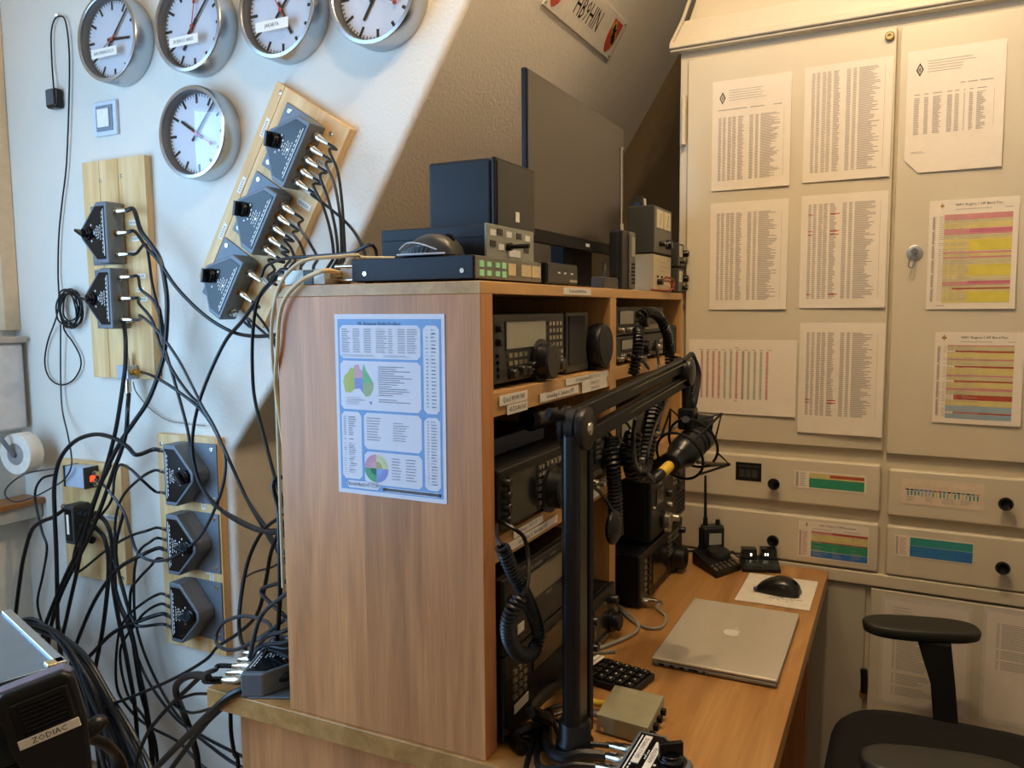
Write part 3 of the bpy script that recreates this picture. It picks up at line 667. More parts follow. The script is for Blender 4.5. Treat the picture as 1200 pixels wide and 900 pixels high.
# small boxes on the boards
p = ox(149, 436, XB-.02)
ar = thing('surge_arrester', 'small silver surge arrester at the foot of the upright board', 'arrester', frame((XB, p.y, p.z), (0, -1, 0), (1, 0, 0), (0, 0, 1)), 'small boxes on the pine boards')
MB().box(-.024, .022, -.036, 0, -.020, .020).build('housing', mat('alu_blue', '#b6c3d2', .35, .5), ar, bevel=.003)
MB().cyl((.022, -.02, 0), (.032, -.02, 0), .009).cyl((.032, -.02, 0), (.045, -.02, 0), .006).build('connector', BRASS, ar)
MB().cyl((0, -.02, -.02), (0, -.02, -.06), .009).cyl((0, -.02, -.06), (0, -.02, -.085), .006).build('connector', NICK, ar)
MB().cyl((0, -.02, .02), (0, -.02, .04), .008).cyl((0, -.02, .04), (0, -.02, .055), .006).build('connector', NICK, ar)
p = ox(95, 559, XB-.03)
bt = thing('preamplifier_box', 'light blue metal box with glowing orange end on the lowest board', 'box', frame((XB, p.y, p.z), (0, -1, 0), (1, 0, 0), (0, 0, 1)), 'small boxes on the pine boards')
MB().box(-.052, .034, -.045, 0, -.030, .032).build('housing', mat('alu_light', '#b9c6d6', .4, .3), bt, bevel=.002)
MB().box(-.057, -.052, -.047, 0, -.031, .033).build('end_cap', GRYP, bt); MB().box(.034, .039, -.047, 0, -.031, .033).build('end_cap', GRYP, bt)
MB().box(.0392, .041, -.03, -.012, -.012, .006).build('indicator_lamp', mat('orange_lamp', '#e0532a', .4, emit=1.2), bt)
for b in (.014, -.016): MB().cyl((.039, -.022, b), (.052, -.022, b), .008).cyl((.052, -.022, b), (.066, -.022, b), .0065).build('connector', NICK, bt)
p = ox(93, 612, XB-.03)
ab = thing('lightning_arrester', 'black arrester box under the light blue box, thick cables plugged in', 'arrester', frame((XB, p.y, p.z), (0, -1, 0), (1, 0, 0), (0, 0, 1)), 'small boxes on the pine boards')
MB().box(-.028, .014, -.060, 0, -.062, .058).build('housing', GRYP, ab, bevel=.006)
MB().box(-.022, .008, -.062, -.060, -.05, .046).build('face_plate', BLKG, ab, bevel=.001)
MB().box(-.012, -.002, -.063, -.062, -.03, .03).build('label', LBL, ab)
MB().cyl((-.028, -.03, .04), (-.07, -.03, .042), .009).build('connector', NICK, ab)
for b in (.03, -.01, -.045): MB().cyl((.014, -.032, b), (.035, -.032, b), .013).cyl((.035, -.032, b), (.06, -.032, b-.004), .0105).build('connector', BLKM, ab)
# ================================================================== desk and shelf unit
CH, CD, CW = .754, .397, 1.2315
desk = thing('desk', 'long beech desk with a thick edge carrying the shelf unit', 'desk', (.6, .09, ZF))
MB().box(-.006, 1.206, -.411, .597, -.038, 0).build('desk_top', BE_TOP, desk, world=True, bevel=.002)
MB().box(.040, .062, -.37, .56, ZF, -.038).build('side_panel', BE_SIDE, desk, world=True, bevel=.001)
MB().box(1.15, 1.172, -.37, .56, ZF, -.038).build('side_panel', BE_SIDE, desk, world=True, bevel=.001)
MB().box(.062, 1.15, .30, .318, -.60, -.038).build('modesty_panel', BE_FRONT, desk, world=True)
unit = thing('shelf_unit', 'tall beech shelf unit on the desk filled with radios', 'shelf', (0, 0, 0))
T, TT = .0395, .0193; XD = .593
MB().box(0, T, 0, CD, .0005, CH-TT).build('side_panel', [BE_SIDE], unit, bevel=.0012)
MB().box(CW-.0215, CW, 0, CD, .0005, CH-TT).build('side_panel', BE_FZ, unit, bevel=.0012)
MB().box(XD, XD+T, 0, CD-.02, .0005, CH-TT).build('divider', BE_FZ, unit, bevel=.0012)
MB().box(0, CW, 0, CD, CH-TT, CH).build('top_board', BE_FRONT, unit, bevel=.0012)
Z1, Z2 = (.5425, .581), (.3072, .3485)
for z0, z1 in (Z1, Z2):
    MB().box(T, XD, .002, CD-.02, z0, z1).build('shelf', BE_FRONT, unit, bevel=.001)
    MB().box(XD+T, CW-.0215, .002, CD-.02, z0+.01, z1).build('shelf', BE_FRONT, unit, bevel=.001)
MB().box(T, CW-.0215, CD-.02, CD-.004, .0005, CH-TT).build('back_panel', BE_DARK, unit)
def shelf_label(px0, px1, pyt, pyb, txt, y=-.0009, yb=0.0):
    a = oy(px0, pyt, yb); b = oy(px1, pyb, yb)
    x0, x1 = a.x, b.x; zc = None
    return x0, x1
def slabel(x0, x1, zc, hh, txt):
    l = MB().box(x0, x1, -.0009, .0002, zc-hh/2, zc+hh/2).build('label', LBL, unit)
    m = MB(); m.text(txt, hh*.78, 0, 0, 0)
    us = [q.x for q in m.v]; wd = max(us)-min(us); k = min(1.0, (x1-x0)*.86/wd)
    for q in m.v: q.x = q.x*k+(x0+x1)/2; q.y = -.0012; q.z += zc
    m.build('lettering', INK, l)
slabel(.325, .47, .7445, .013, 'Dual band 80/40/20 m')
slabel(.058, .163, .5665, .0165, 'Quad 80/40 NV'); slabel(.085, .163, .549, .0155, '40/20-80/160')
slabel(.215, .400, .555, .0150, 'Grounding IC Antenna OFF')
slabel(.335, .575, .5725, .0125, 'On Air/Lauschen 40/20/17 15 12 10'); slabel(.42, .565, .560, .0120, '1 80/40 12 10'); slabel(.42, .57, .549, .0110, '2 80/40 20 160')
slabel(.105, .225, .3385, .0135, 'Power 100/1 SP'); slabel(.075, .290, .322, .0140, 'Grounding IC Antenna OFF')
slabel(.40, .545, .3390, .0125, 'Power 100 W'); slabel(.40, .525, .3235, .0125, 'Dual Watt 80 EST'); slabel(.55, .575, .3385, .0125, 'SP')
# poster on the side panel
AUS = [(.0, .42), (.05, .62), (.16, .72), (.24, .86), (.33, .84), (.38, .95), (.50, .97), (.52, .84), (.60, .78), (.66, .99), (.72, .80), (.83, .62), (.95, .40), (.93, .22), (.84, .04), (.70, .0), (.60, .14), (.52, .24), (.36, .22), (.22, .10), (.06, .12), (.03, .26)]
def f_poster(mb):
    mb.quad(.006, .204, -.290, -.008, -.0002, 0)
    def card(u0, u1, v0, v1):
        c = .006; mb.add([(u0+c, -.0004, -v0), (u0, -.0004, -v0-c), (u0, -.0004, -v1+c), (u0+c, -.0004, -v1), (u1-c, -.0004, -v1), (u1, -.0004, -v1+c), (u1, -.0004, -v0-c), (u1-c, -.0004, -v0)], [tuple(range(8))], 1)
    for c in ((.010, .166, .018, .072), (.010, .166, .076, .156), (.010, .050, .160, .272), (.055, .166, .160, .220), (.055, .166, .224, .278), (.171, .200, .018, .156), (.171, .200, .162, .278), (.016, .085, .275, .287), (.090, .200, .281, .288)): card(*c)
    mb.text('VK Amateur Radio Prefixes', .0075, .088, -.0155, -.0005, 2)
    table(mb, .014, .162, .024, .064, 11, [(0, .12, .6), (.15, .1, .8), (.30, .1, .9), (.46, .15, .7), (.62, .06, .8), (.74, .1, .9), (.86, .13, .7)], 3, seed=31, ht=.35)
    table(mb, .014, .162, .066, .070, 2, [(0, .5, .8), (.55, .4, .6)], 3, seed=32, ht=.35)
    table(mb, .085, .158, .084, .144, 17, [(0, .9, .35)], 3, skip=.12, seed=33, ht=.38); table(mb, .016, .07, .136, .150, 4, [(.1, .7, .5)], 3, seed=34, ht=.35)
    table(mb, .014, .046, .168, .264, 26, [(0, .15, 1), (.3, .5, .5)], 3, skip=.1, seed=35, ht=.38)
    table(mb, .060, .10, .168, .208, 9, [(0, .7, .5)], 3, seed=36, ht=.3); table(mb, .112, .16, .174, .206, 8, [(0, .7, .5)], 3, seed=37, ht=.3)
    table(mb, .108, .162, .232, .270, 8, [(0, .35, .7), (.5, .4, .7)], 3, seed=38, ht=.3)
    table(mb, .174, .197, .024, .150, 22, [(.1, .15, 1), (.5, .4, .7)], 3, seed=39, ht=.3); table(mb, .174, .197, .168, .272, 22, [(.1, .15, 1), (.4, .5, .7)], 3, seed=40, ht=.3)
    mb.text('VKHAMRADIO.COM', .0085, .050, -.281, -.0006, 2, sx=.85); table(mb, .094, .196, .2825, .287, 2, [(0, .95, .8)], 3, ht=.4)
    # map of Australia in states
    x0, y0, sw_, sh_ = .015, -.134, .064, .054
    def clip(poly, a, lo):
        out = []
        for i in range(len(poly)):
            p, q = poly[i], poly[(i+1) % len(poly)]
            ip, iq = ((p[0] >= a) == lo), ((q[0] >= a) == lo)
            if ip: out.append(p)
            if ip != iq: t = (a-p[0])/(q[0]-p[0]); out.append((a, p[1]+t*(q[1]-p[1])))
        return out
    def put(poly, mi):
        if len(poly) > 2: mb.add([(x0+a*sw_, -.0006, y0+b*sh_) for a, b in poly], [tuple(range(len(poly)))], mi)
    sw90 = lambda P: [(b, a) for a, b in P]
    west = clip(AUS, .36, False); east = clip(AUS, .62, True); mid = clip(clip(AUS, .36, True), .62, False)
    put(west, 4); put(sw90(clip(sw90(mid), .55, True)), 5); put(sw90(clip(sw90(mid), .55, False)), 6)
    put(sw90(clip(sw90(east), .42, True)), 7); put(sw90(clip(sw90(east), .42, False)), 8)
    mb.add([(x0+a*sw_, -.0006, y0+b*sh_) for a, b in ((.80, -.14), (.90, -.14), (.86, -.26))], [(2, 1, 0)], 6)
    # colour wheel
    cx, cz, rr = .078, -.251, .0235
    for k in range(4):
        for ring, (ra, rb) in enumerate(((0, .5), (.5, 1))):
            pts = []
            for i in range(7):
                a = math.pi/2*k+math.pi/2*i/6; pts.append((cx+rr*rb*math.cos(a), -.0006, cz+rr*rb*math.sin(a)))
            for i in range(6, -1, -1):
                a = math.pi/2*k+math.pi/2*i/6; pts.append((cx+rr*ra*math.cos(a), -.0006, cz+rr*ra*math.sin(a)))
                if ra == 0: break
            mb.add(pts, [tuple(range(len(pts)))], [[9, 10], [11, 5], [12, 13], [6, 14]][k][1-ring] if ring == 0 else [[9, 10], [11, 5], [12, 13], [6, 14]][k][0])
    for i in range(24):
        a = 2*math.pi*i/24; mb.quad(cx+rr*.8*math.cos(a)-.001, cx+rr*.8*math.cos(a)+.001, cz+rr*.8*math.sin(a)-.0005, cz+rr*.8*math.sin(a)+.0005, -.0008, 3)
PM = [mat('poster_blue', '#7ea6d3', .6), PAPC, mat('poster_navy', '#2f3c63', .7), mat('poster_ink', '#9194a6', .8), mat('st_lime', '#bcc46a', .7), mat('st_rose', '#d8a7b2', .7), mat('st_violet', '#8f9ad0', .7), mat('st_green', '#7cc08f', .7), mat('st_olive', '#a9b98a', .7),
      mat('wh_yellow', '#d6d7a6', .7), mat('wh_olive', '#b3b06a', .7), mat('wh_pink', '#d59fb0', .7), mat('wh_green', '#5aa97a', .7), mat('wh_dgreen', '#2f7d55', .7), mat('wh_blue', '#8fa8de', .7)]
paper('blue bordered radio prefix poster with Australia map on the shelf side', wallM(.2725, .7055, 0, .0034), .21, .297, f_poster, PM, cat='poster', matp=PAPC, curl=0, name='poster')
# ------------------------------------------------------------------ things on top of the shelf unit
ZT = CH+.0005
NAVY = mat('navy_case', '#14181f', .5, .05, spec=.35)
LEDG = mat('led_green', '#86c08a', .4, emit=.22)
b1 = thing('antenna_controller', 'flat dark controller box with green lit buttons under the mouse', 'controller', (.034, .030, ZT))
MB().box(0, .255, 0, .232, .004, .041).build('case', NAVY, b1, bevel=.002)
fp = MB().box(.003, .252, -.003, 0, .005, .040).build('front_panel', mat('panel_grey', '#6d6c62', .5), b1, bevel=.001)
for i, (u, hh) in enumerate(((.02, .010), (.045, .008), (.075, .008), (.098, .010))):
    for z in (.014, .028): MB().box(u-.007, u+.007, -.0045, -.003, z-hh/2, z+hh/2).build('lit_button', LEDG, fp)
for u0, u1 in ((.115, .143), (.166, .205), (.209, .246)): MB().box(u0, u1, -.004, -.003, .013, .033).build('label_field', mat('field_tan', '#c7ba93', .6), fp)
for yy in (.02, .205): MB().cyl((0, yy, .017), (-.0015, yy, .017), .004, n=10).build('screw', NICK, b1)
for u in (.02, .235):
    for v in (.02, .21): MB().cyl((u, v, 0), (u, v, .004), .008).build('foot', BLKM, b1)
db = MB().box(.012, .045, .232, .262, .010, .028).box(.008, .049, .262, .272, .013, .025).build('data_plug', mat('plug_cream', '#d8d4c6', .5), b1, bevel=.002)
MB().cyl((.009, .232, .031), (.009, .272, .031), .003).cyl((.009, .232, .008), (.009, .272, .008), .003).build('plug_screw', NICK, db)
r2 = thing('station_controller', 'shallow dark rack box with a busy label front, below the black cube', 'controller', (.111, .050, ZT+.0412))
MB().box(0, .182, 0, .205, 0, .054).build('case', NAVY, r2, bevel=.002)
MB().box(-.0006, 0, .004, .2, .034, .0352).build('seam', BLKM, r2)
fp = MB().box(-.002, .184, -.004, 0, -.0, .056).build('front_panel', mat('panel_silver', '#8d9187', .4, .3), r2, bevel=.001)
for i, (u, z) in enumerate(((.02, .042), (.045, .045), (.08, .043), (.12, .043), (.155, .042), (.02, .024), (.05, .02), (.15, .02))):
    MB().box(u-.010, u+.010, -.005, -.004, z-.005, z+.005).build('button', [WPR, GRYP][i % 2], fp)
MB().box(.075, .125, -.0048, -.004, .006, .018).build('label_field', WPR, fp)
MB().lathe((.075, -.004, .022), (0, -1, 0), [(.007, 0), (.007, .008), (0, .008)]).cyl((.075, -.012, .022), (.075, -.045, .022), .004).build('usb_plug', BLK, r2)
cu = thing('cube_speaker', 'black cube shaped loudspeaker box on top of the rack boxes', 'speaker', (.189, .070, ZT+.0962))
MB().box(0, .165, .008, .135, 0, .122).build('cabinet', mat('cube_navy', '#0f1217', .5, .0, spec=.35), cu, bevel=.006, seg=3)
MB().box(-.001, .166, 0, .008, 0, .123).build('front_frame', BLK, cu, bevel=.003)
MB().box(.006, .159, -.002, 0, .006, .117).build('front_panel', GRYP, cu, bevel=.001)
MB().box(.075, .090, -.003, -.002, .018, .036).build('badge', LBL, cu)
ms = thing('computer_mouse', 'grey black gaming mouse with light edging lying on the controller box', 'mouse', (.066, .125, ZT+.0412))
def mouse_mesh(L=.118, W_=.062, H=.038, N=16, M_=10):
    vs = []; fs = []
    for i in range(N+1):
        t = i/N; u = -L/2+L*t; prof = max(0, math.sin(math.pi*min(1, max(0, t))**.9))
        hh = H*(.15+.85*math.sin(math.pi*(t**.75))**.8) if 0 < t < 1 else H*.12
        ww = W_/2*(.62+.38*math.sin(math.pi*t)**.5) if 0 < t < 1 else W_*.3
        for j in range(M_+1):
            a = math.pi*j/M_; c, s_ = math.cos(a), math.sin(a)
            vs.append((ww*(1 if c > 0 else -1)*abs(c)**.6, u, .002+hh*s_**.7))
    for i in range(N):
        for j in range(M_): a = i*(M_+1)+j; fs.append((a, a+1, a+M_+2, a+M_+1))
        a = i*(M_+1); fs.append((a, a+M_+1, a+2*M_+1, a+M_))
    fs.append(tuple(range(M_, -1, -1))); fs.append(tuple(N*(M_+1)+k for k in range(M_+1)))
    return MB().add(vs, fs)
mouse_mesh(.104, .066, .036).build('shell', mat('mouse_grey', '#33332f', .4), ms, ang=60)
EDG = mat('mouse_edge', '#b5b6b8', .4)
MB().tube([(-.0335, -.03, .010), (-.0345, 0, .020), (-.033, .025, .022), (-.0335, .04, .012)], .0012, n=5).tube([(-.033, -.045, .004), (-.0345, 0, .004), (-.033, .045, .004)], .0015, n=5).build('light_edging', EDG, ms)
for k in range(5): MB().cbox((-.0345, -.012+.008*k, .0115), (.001, .0022, .010), Matrix.Rotation(.4, 3, 'X')).build('grip_rib', BLKG, ms)
MB().cyl((.003, -.034, .028), (-.003, -.034, .028), .009).build('wheel', BLKM, ms)
tv = thing('monitor', 'large flat black monitor standing on the shelf unit', 'monitor', (.70, .115, ZT))
x0, x1, z0, z1 = .378, .972, .845, 1.175; YT = .098
MB().box(x0, x1, YT, YT+.011, z0, z1).build('edge_frame', BLK, tv, world=True, bevel=.002)
MB().box(x0+.09, x1-.09, YT+.011, YT+.036, z0+.03, z1-.10).build('rear_case', BLK, tv, world=True, bevel=.008)
MB().box(x0+.004, x1-.004, YT-.003, YT, z0+.026, z1-.004).build('screen', mat('screen_reflection_brown', '#3a342b', .42, var=.02, spec=.8), tv, world=True)  # brown base colour carries the room's reflection on the screen
MB().box(x0, x1, YT-.005, YT, z0, z0+.025).build('chin', BLKM, tv, world=True, bevel=.001)
MB().box(.688, .712, YT-.0056, YT-.005, z0+.009, z0+.016).build('badge', WPR, tv, world=True)
MB().box(.62, .80, YT+.02, YT+.055, ZT+.01, z0+.12).build('stand_column', BLKM, tv, world=True, bevel=.004)
MB().box(.50, .90, .085, .27, ZT, ZT+.010).build('stand_base', BLKM, tv, world=True, bevel=.004)
sb = thing('audio_interface', 'small black box with three tiny buttons in front of the monitor', 'box', (.292, .020, ZT))
MB().box(0, .155, 0, .10, .003, .043).build('case', BLK, sb, bevel=.002)
MB().box(.004, .151, -.002, 0, .006, .040).build('front_panel', GRYP, sb, bevel=.001)
for u in (.055, .085, .12): MB().box(u-.005, u+.005, -.003, -.002, .023, .026).build('button', WPR, sb)
MB().box(.110, .148, -.0025, -.002, .008, .013).build('badge', INKG, sb)
MB().box(.02, .05, .01, .04, 0, .003).box(.1, .13, .01, .04, 0, .003).build('foot', BLKM, sb)
pw = thing('power_adapter', 'dark plug pack standing under the monitor chin', 'adapter', (.60, .018, ZT))
MB().box(0, .10, .0, .03, .0, .026).build('case', GRYP, pw, bevel=.003)
MB().tube([(.05, .015, .026), (.06, .02, .05), (.09, .03, .06), (.12, .04, .03)], .004).build('cable', RUB, pw)
sc = thing('scanner_radio', 'slim upright scanner radio with telescopic aerial beside the monitor', 'radio', (.80, .024, ZT))
MB().box(-.046, .042, .004, .036, 0, .142).build('body', BLK, sc, bevel=.006)
MB().box(.006, .046, -.001, .005, .004, .140).build('face', mat('scanner_face', '#57564f', .45), sc, bevel=.003)
MB().box(.014, .040, -.002, -.001, .082, .128).build('display', mat('lcd_grey', '#8d8a74', .4), sc)
kb = MB()
for r in range(6): kb.box(.014, .040, -.0022, -.001, .016+.009*r, .021+.009*r)
kb.build('keypad', BLKM, sc)
MB().cyl((-.004, .02, .14), (-.004, .02, .158), .006).cyl((-.004, .02, .158), (-.006, .02, .33), .003).cyl((-.006, .02, .33), (-.006, .02, .336), .0048).build('aerial', NICK, sc)
MB().box(-.062, -.046, .01, .03, .03, .135).build('belt_clip', BLKM, sc, bevel=.003)
wb = thing('noise_canceller', 'small off white metal box with red wires below the twin meter', 'box', (.985, .018, ZT))
MB().box(0, .17, .0, .09, .002, .098).build('case', mat('box_beige_side', '#8d8770', .5), wb, bevel=.002)
MB().box(.004, .166, -.002, 0, .004, .096).build('front_panel', mat('box_beige', '#c9bd96', .5), wb)
for k in range(3): MB().box(.05, .05+.06+.02*(k % 2), -.0025, -.002, .078-.012*k, .080-.012*k).build('lettering', INKG, wb)
for u in (.03, .07, .11, .145): MB().cyl((u, -.002, .04), (u, -.005, .04), .003, n=8).build('terminal', BLKM, wb)
MB().cyl((.035, -.002, .026), (.035, -.016, .026), .008).build('knob', BLKG, wb)
REDW = mat('red_wire', '#8e2b1c', .45)
MB().tube([(.035, -.012, .03), (.06, -.02, .038), (.10, -.022, .036), (.13, -.02, .030), (.11, -.024, .012), (.06, -.024, .004), (-.01, -.016, .004), (-.06, -.012, .004)], .0026).build('red_wire', REDW, wb)
MB().tube([(.045, -.012, .028), (.075, -.022, .028), (.10, -.024, .016), (.13, -.022, .006)], .0026).build('red_wire', REDW, wb)
MB().tube([(.05, -.012, .020), (.08, -.02, .014), (.10, -.02, .004), (.04, -.02, .003)], .0022).build('cream_wire', mat('cream_wire', '#d7c19a', .5), wb)
FACE = mat('meter_face', '#d8cda8', .55)
def meter(lab, loc, w, h, d, dials, knobs, row=True):
    t = thing('power_meter', lab, 'meter', loc, 'station meters on the shelf top')
    MB().box(0, w, 0, d, .002, h).build('case', mat('meter_case', '#2b2d29', .5), t, bevel=.003)
    MB().box(.003, w-.003, -.002, 0, .005, h-.003).build('front_panel', mat('meter_panel', '#66645a', .5), t, bevel=.001)
    for u0, u1, a, b in dials:
        f = MB().box(u0, u1, -.004, -.002, a, b).build('dial', FACE, t, bevel=.001)
        MB().cbox(((u0+u1)/2, -.0045, (a+b)/2), (.0012, .0006, (b-a)*.7), Matrix.Rotation(.35, 3, 'Y')).build('needle', INK, f)
    for u, z, r in knobs: MB().lathe((u, -.002, z), (0, -1, 0), [(r, 0), (r, .012), (r*.8, .016), (0, .016)], n=16).build('knob', BLKG, t)
    return t
meter('twin dial power meter box, uppermost beside the monitor', (.985, .018, ZT+.0985), .172, .125, .070, ((.020, .080, .068, .116), (.090, .152, .068, .116)), ((.05, .028, .007), (.07, .028, .007), (.12, .030, .013)))
meter('single dial tuner box resting on its twin at the shelf end', (1.168, .0, ZT+.0705), .062, .068, .09, ((.006, .036, .030, .060),), ((.050, .040, .010), (.014, .014, .004), (.03, .014, .004)))
meter('single dial tuner box standing on the shelf end', (1.168, .0, ZT), .062, .069, .09, ((.006, .036, .030, .060),), ((.050, .040, .010), (.044, .014, .006)))
tr = thing('tilted_bracket', 'dark triangular bracket leaning behind the meters at the shelf end', 'bracket', (1.15, .06, ZT+.139))
MB().prism([(1.125, .092, ZT+.139), (1.215, .092, ZT+.139), (1.218, .092, ZT+.16), (1.165, .092, ZT+.262), (1.130, .092, ZT+.27), (1.112, .092, ZT+.25)], (0, .025, 0)).build('plate', BLK, tr, world=True, bevel=.003)
MB().prism([(1.140, .088, ZT+.262), (1.149, .088, ZT+.262), (1.162, .088, ZT+.215), (1.153, .088, ZT+.215)], (0, .004, 0)).build('strip', LBL, tr, world=True)
for a, b in ((1.19, .155), (1.205, .17), (1.17, .235)): MB().cyl((a, .092, ZT+b), (a, .088, ZT+b), .004, n=8).build('screw', NICK, tr, world=True)
gb = thing('interface_box', 'grey metal box at the back corner of the shelf top', 'box', (.05, .31, ZT))
MB().box(.012, .14, .300, .388, ZT, ZT+.026).build('case', mat('grey_box', '#a9a89d', .4, .3), gb, world=True, bevel=.002)
MB().box(.0105, .012, .325, .345, ZT+.001, ZT+.025).build('dark_band', GRYP, gb, world=True)
MB().cyl((.03, .388, ZT+.013), (.03, .412, ZT+.013), .007).build('connector', NICK, gb, world=True)
# ------------------------------------------------------------------ radios in the shelves
DSP = mat('display_dark', '#1d1e1b', .15, spec=.7); DSPL = mat('display_olive', '#8d8a74', .3, emit=.06)
PANL = mat('panel_charcoal', '#2f2f2b', .5); PAND = mat('panel_black', '#111110', .45, spec=.35)
KN = mat('knob_black', '#0d0d0d', .35); SIL = mat('knob_silver', '#a19b8c', .3, .8)
def radio(name, label, loc, w, h, d, displays=(), knobs=(), btns=(), panel=PAND, case=BLK, cat='radio', group=None, rails=False, words=(), slots=(), feet=True, plugs=(), stick=()):
    t = thing(name, label, cat, loc, group)
    z0 = .008 if feet else 0
    MB().box(.002, w-.002, .012, d, z0, h-.001).build('case', case, t, bevel=.0025)
    MB().box(0, w, 0, .012, z0, h).build('front_panel', panel, t, bevel=.0045, seg=3)
    if feet:
        for u in (.03, w-.03):
            for v in (.03, d-.03): MB().cyl((u, v, 0), (u, v, z0+.001), .012).build('foot', BLKM, t)
    for u0, u1, a, b, m in displays:
        MB().box(u0-.003, u1+.003, -.0016, 0, a-.003, b+.003).build('display_bezel', BLKG, t, bevel=.001)
        MB().box(u0, u1, -.0024, -.0016, a, b).build('display', m, t)
    for k in knobs:
        u, z, r, L = k[:4]; m = k[4] if len(k) > 4 else KN
        kn = MB().lathe((u, 0, z), (0, -1, 0), [(r*1.08, 0), (r*1.08, L*.18), (r, L*.22), (r*.97, L*.9), (r*.86, L), (r*.2, L*.99), (0, L*.99)], n=28 if r > .012 else 14).build('knob', m, t)
        if r > .018:
            MB().lathe((u, 0, z), (0, -1, 0), [(r*1.22, 0), (r*1.22, .006), (r*1.05, .008)], n=32).build('knob_skirt', KN, kn)
            MB().cyl((u+r*.5, -L*.985, z+r*.3), (u+r*.5, -L*1.01, z+r*.3), r*.2, n=12).build('finger_dimple', GRYP, kn)
    if btns:
        mb = MB()
        for (u0, u1, a, b, nx, nz, mi) in btns:
            du, dz = (u1-u0)/nx, (b-a)/nz
            for i in range(nx):
                for j in range(nz): mb.box(u0+i*du, u0+i*du+du*.68, -.004, 0, a+j*dz, a+j*dz+dz*.55, mi)
        mb.build('buttons', [SIL, KN, GRYP], t, kind='stuff')
    if rails:
        for u in (.008, w-.008): MB().tube([(u, 0, z0+.012), (u, -.022, z0+.016), (u, -.026, h/2), (u, -.022, h-.012), (u, 0, h-.008)], .005).build('handle', KN, t)
    for txt, sz, u, z, m in words: MB().text(txt, sz, u, z, -.0007).build('lettering', m, t)
    for u0, u1, a, b in slots: MB().box(u0, u1, -.0008, 0, a, b).build('vent_slot', BLKM, t)
    for u, z in plugs: MB().cyl((u, 0, z), (u, -.03, z), .008).cyl((u, -.03, z), (u, -.045, z), .005).build('plug', NICK, t)
    for u0, u1, a, b in stick: MB().box(u0, u1, -.0009, 0, a, b).build('label', LBL, t)
    return t
zs1 = Z1[1]+.0005
radio('transceiver', 'charcoal transceiver with wide grey display on the top shelf', (.078, .020, zs1), .300, .122, .29, [(.045, .205, .064, .108, DSPL)], [(.180, .036, .033, .030), (.262, .026, .012, .016), (.060, .022, .009, .014), (.092, .026, .009, .014), (.118, .024, .008, .014), (.140, .030, .008, .012), (.015, .098, .006, .010), (.015, .076, .006, .010)],
      [(.218, .285, .060, .112, 4, 4, 0), (.05, .128, .036, .062, 4, 2, 0), (.235, .29, .034, .058, 3, 2, 0), (.012, .024, .018, .062, 1, 4, 1)], panel=PANL, group='transceivers in the shelf unit')
sp = thing('desk_speaker', 'tall charcoal desk speaker right of the wide display transceiver', 'speaker', (.396, .022, zs1))
MB().box(0, .120, .008, .20, .004, .122).build('case', PANL, sp, bevel=.004); MB().box(-.001, .121, 0, .008, .003, .123).build('front_frame', PANL, sp, bevel=.003)
MB().box(.008, .096, -.0025, 0, .018, .116).build('grille', mat('grille_black', '#1a1a18', .8, bump=.6, bscale=900), sp, bevel=.002)
MB().box(.02, .04, .02, .05, 0, .004).box(.08, .1, .02, .05, 0, .004).build('foot', BLKM, sp)
rs = thing('round_speaker', 'round black speaker on a small stand next to the divider', 'speaker', (.545, -.01, zs1))
MB().lathe((.548, -.004, zs1+.052), (0, 1, 0), [(0, -.004), (.040, -.003), (.046, 0), (.048, .006), (.046, .022), (.03, .05), (.012, .06)], n=36).build('horn', BLK, rs, world=True)
MB().lathe((.548, -.009, zs1+.052), (0, 1, 0), [(0, -.001), (.041, .001), (.041, .003)], n=36).build('grille', mat('mesh_dark', '#24241f', .8, bump=.6, bscale=900), rs, world=True)
MB().box(.53, .566, .02, .07, zs1, zs1+.012).box(.542, .554, .03, .05, zs1, zs1+.05).build('stand', BLK, rs, world=True, bevel=.002)
zs2 = Z2[1]+.0005
radio('transceiver', 'wide black transceiver with large tuning dial on the middle shelf', (.047, -.004, zs2), .335, .108, .33, [(.035, .135, .014, .092, DSP)], [(.200, .040, .036, .034), (.295, .030, .012, .016), (.295, .070, .012, .016), (.018, .086, .007, .012), (.018, .066, .007, .012), (.018, .046, .007, .012), (.018, .026, .007, .012)],
      [(.148, .175, .02, .095, 2, 6, 0), (.18, .27, .082, .098, 5, 1, 0), (.245, .275, .02, .07, 2, 4, 0)], group='transceivers in the shelf unit')
bx = thing('flat_receiver', 'flat black box lying on top of the wide middle shelf transceiver', 'box', (.06, .06, zs2+.109))
MB().box(0, .30, 0, .26, 0, .032).build('case', BLK, bx, bevel=.003); MB().box(-.001, .301, -.004, 0, .001, .031).build('front_panel', mat('panel_navy', '#222c40', .4), bx, bevel=.001)
hp = thing('headset_case', 'small black cylinder case lying behind the boom arm joint', 'case', (.26, .03, zs2+.142))
MB().lathe((.235, .03, zs2+.1645), (1, 0, 0), [(.018, 0), (.022, .004), (.022, .09), (.018, .094)], n=20).build('tube', BLKG, hp, world=True)
MB().lathe((.229, .03, zs2+.1645), (1, 0, 0), [(.014, 0), (.020, .006)], n=20).build('end_cap', BLK, hp, world=True)
radio('transceiver', 'smaller black transceiver with silver ringed dial right of the boom joint', (.398, -.004, zs2), .185, .104, .28, [(.012, .085, .045, .092, DSP)], [(.150, .052, .028, .038), (.02, .022, .007, .012), (.045, .022, .007, .012)],
      [(.06, .125, .016, .034, 4, 1, 0), (.095, .125, .05, .095, 1, 4, 0)], group='transceivers in the shelf unit', panel=PANL, plugs=((.022, .016),))
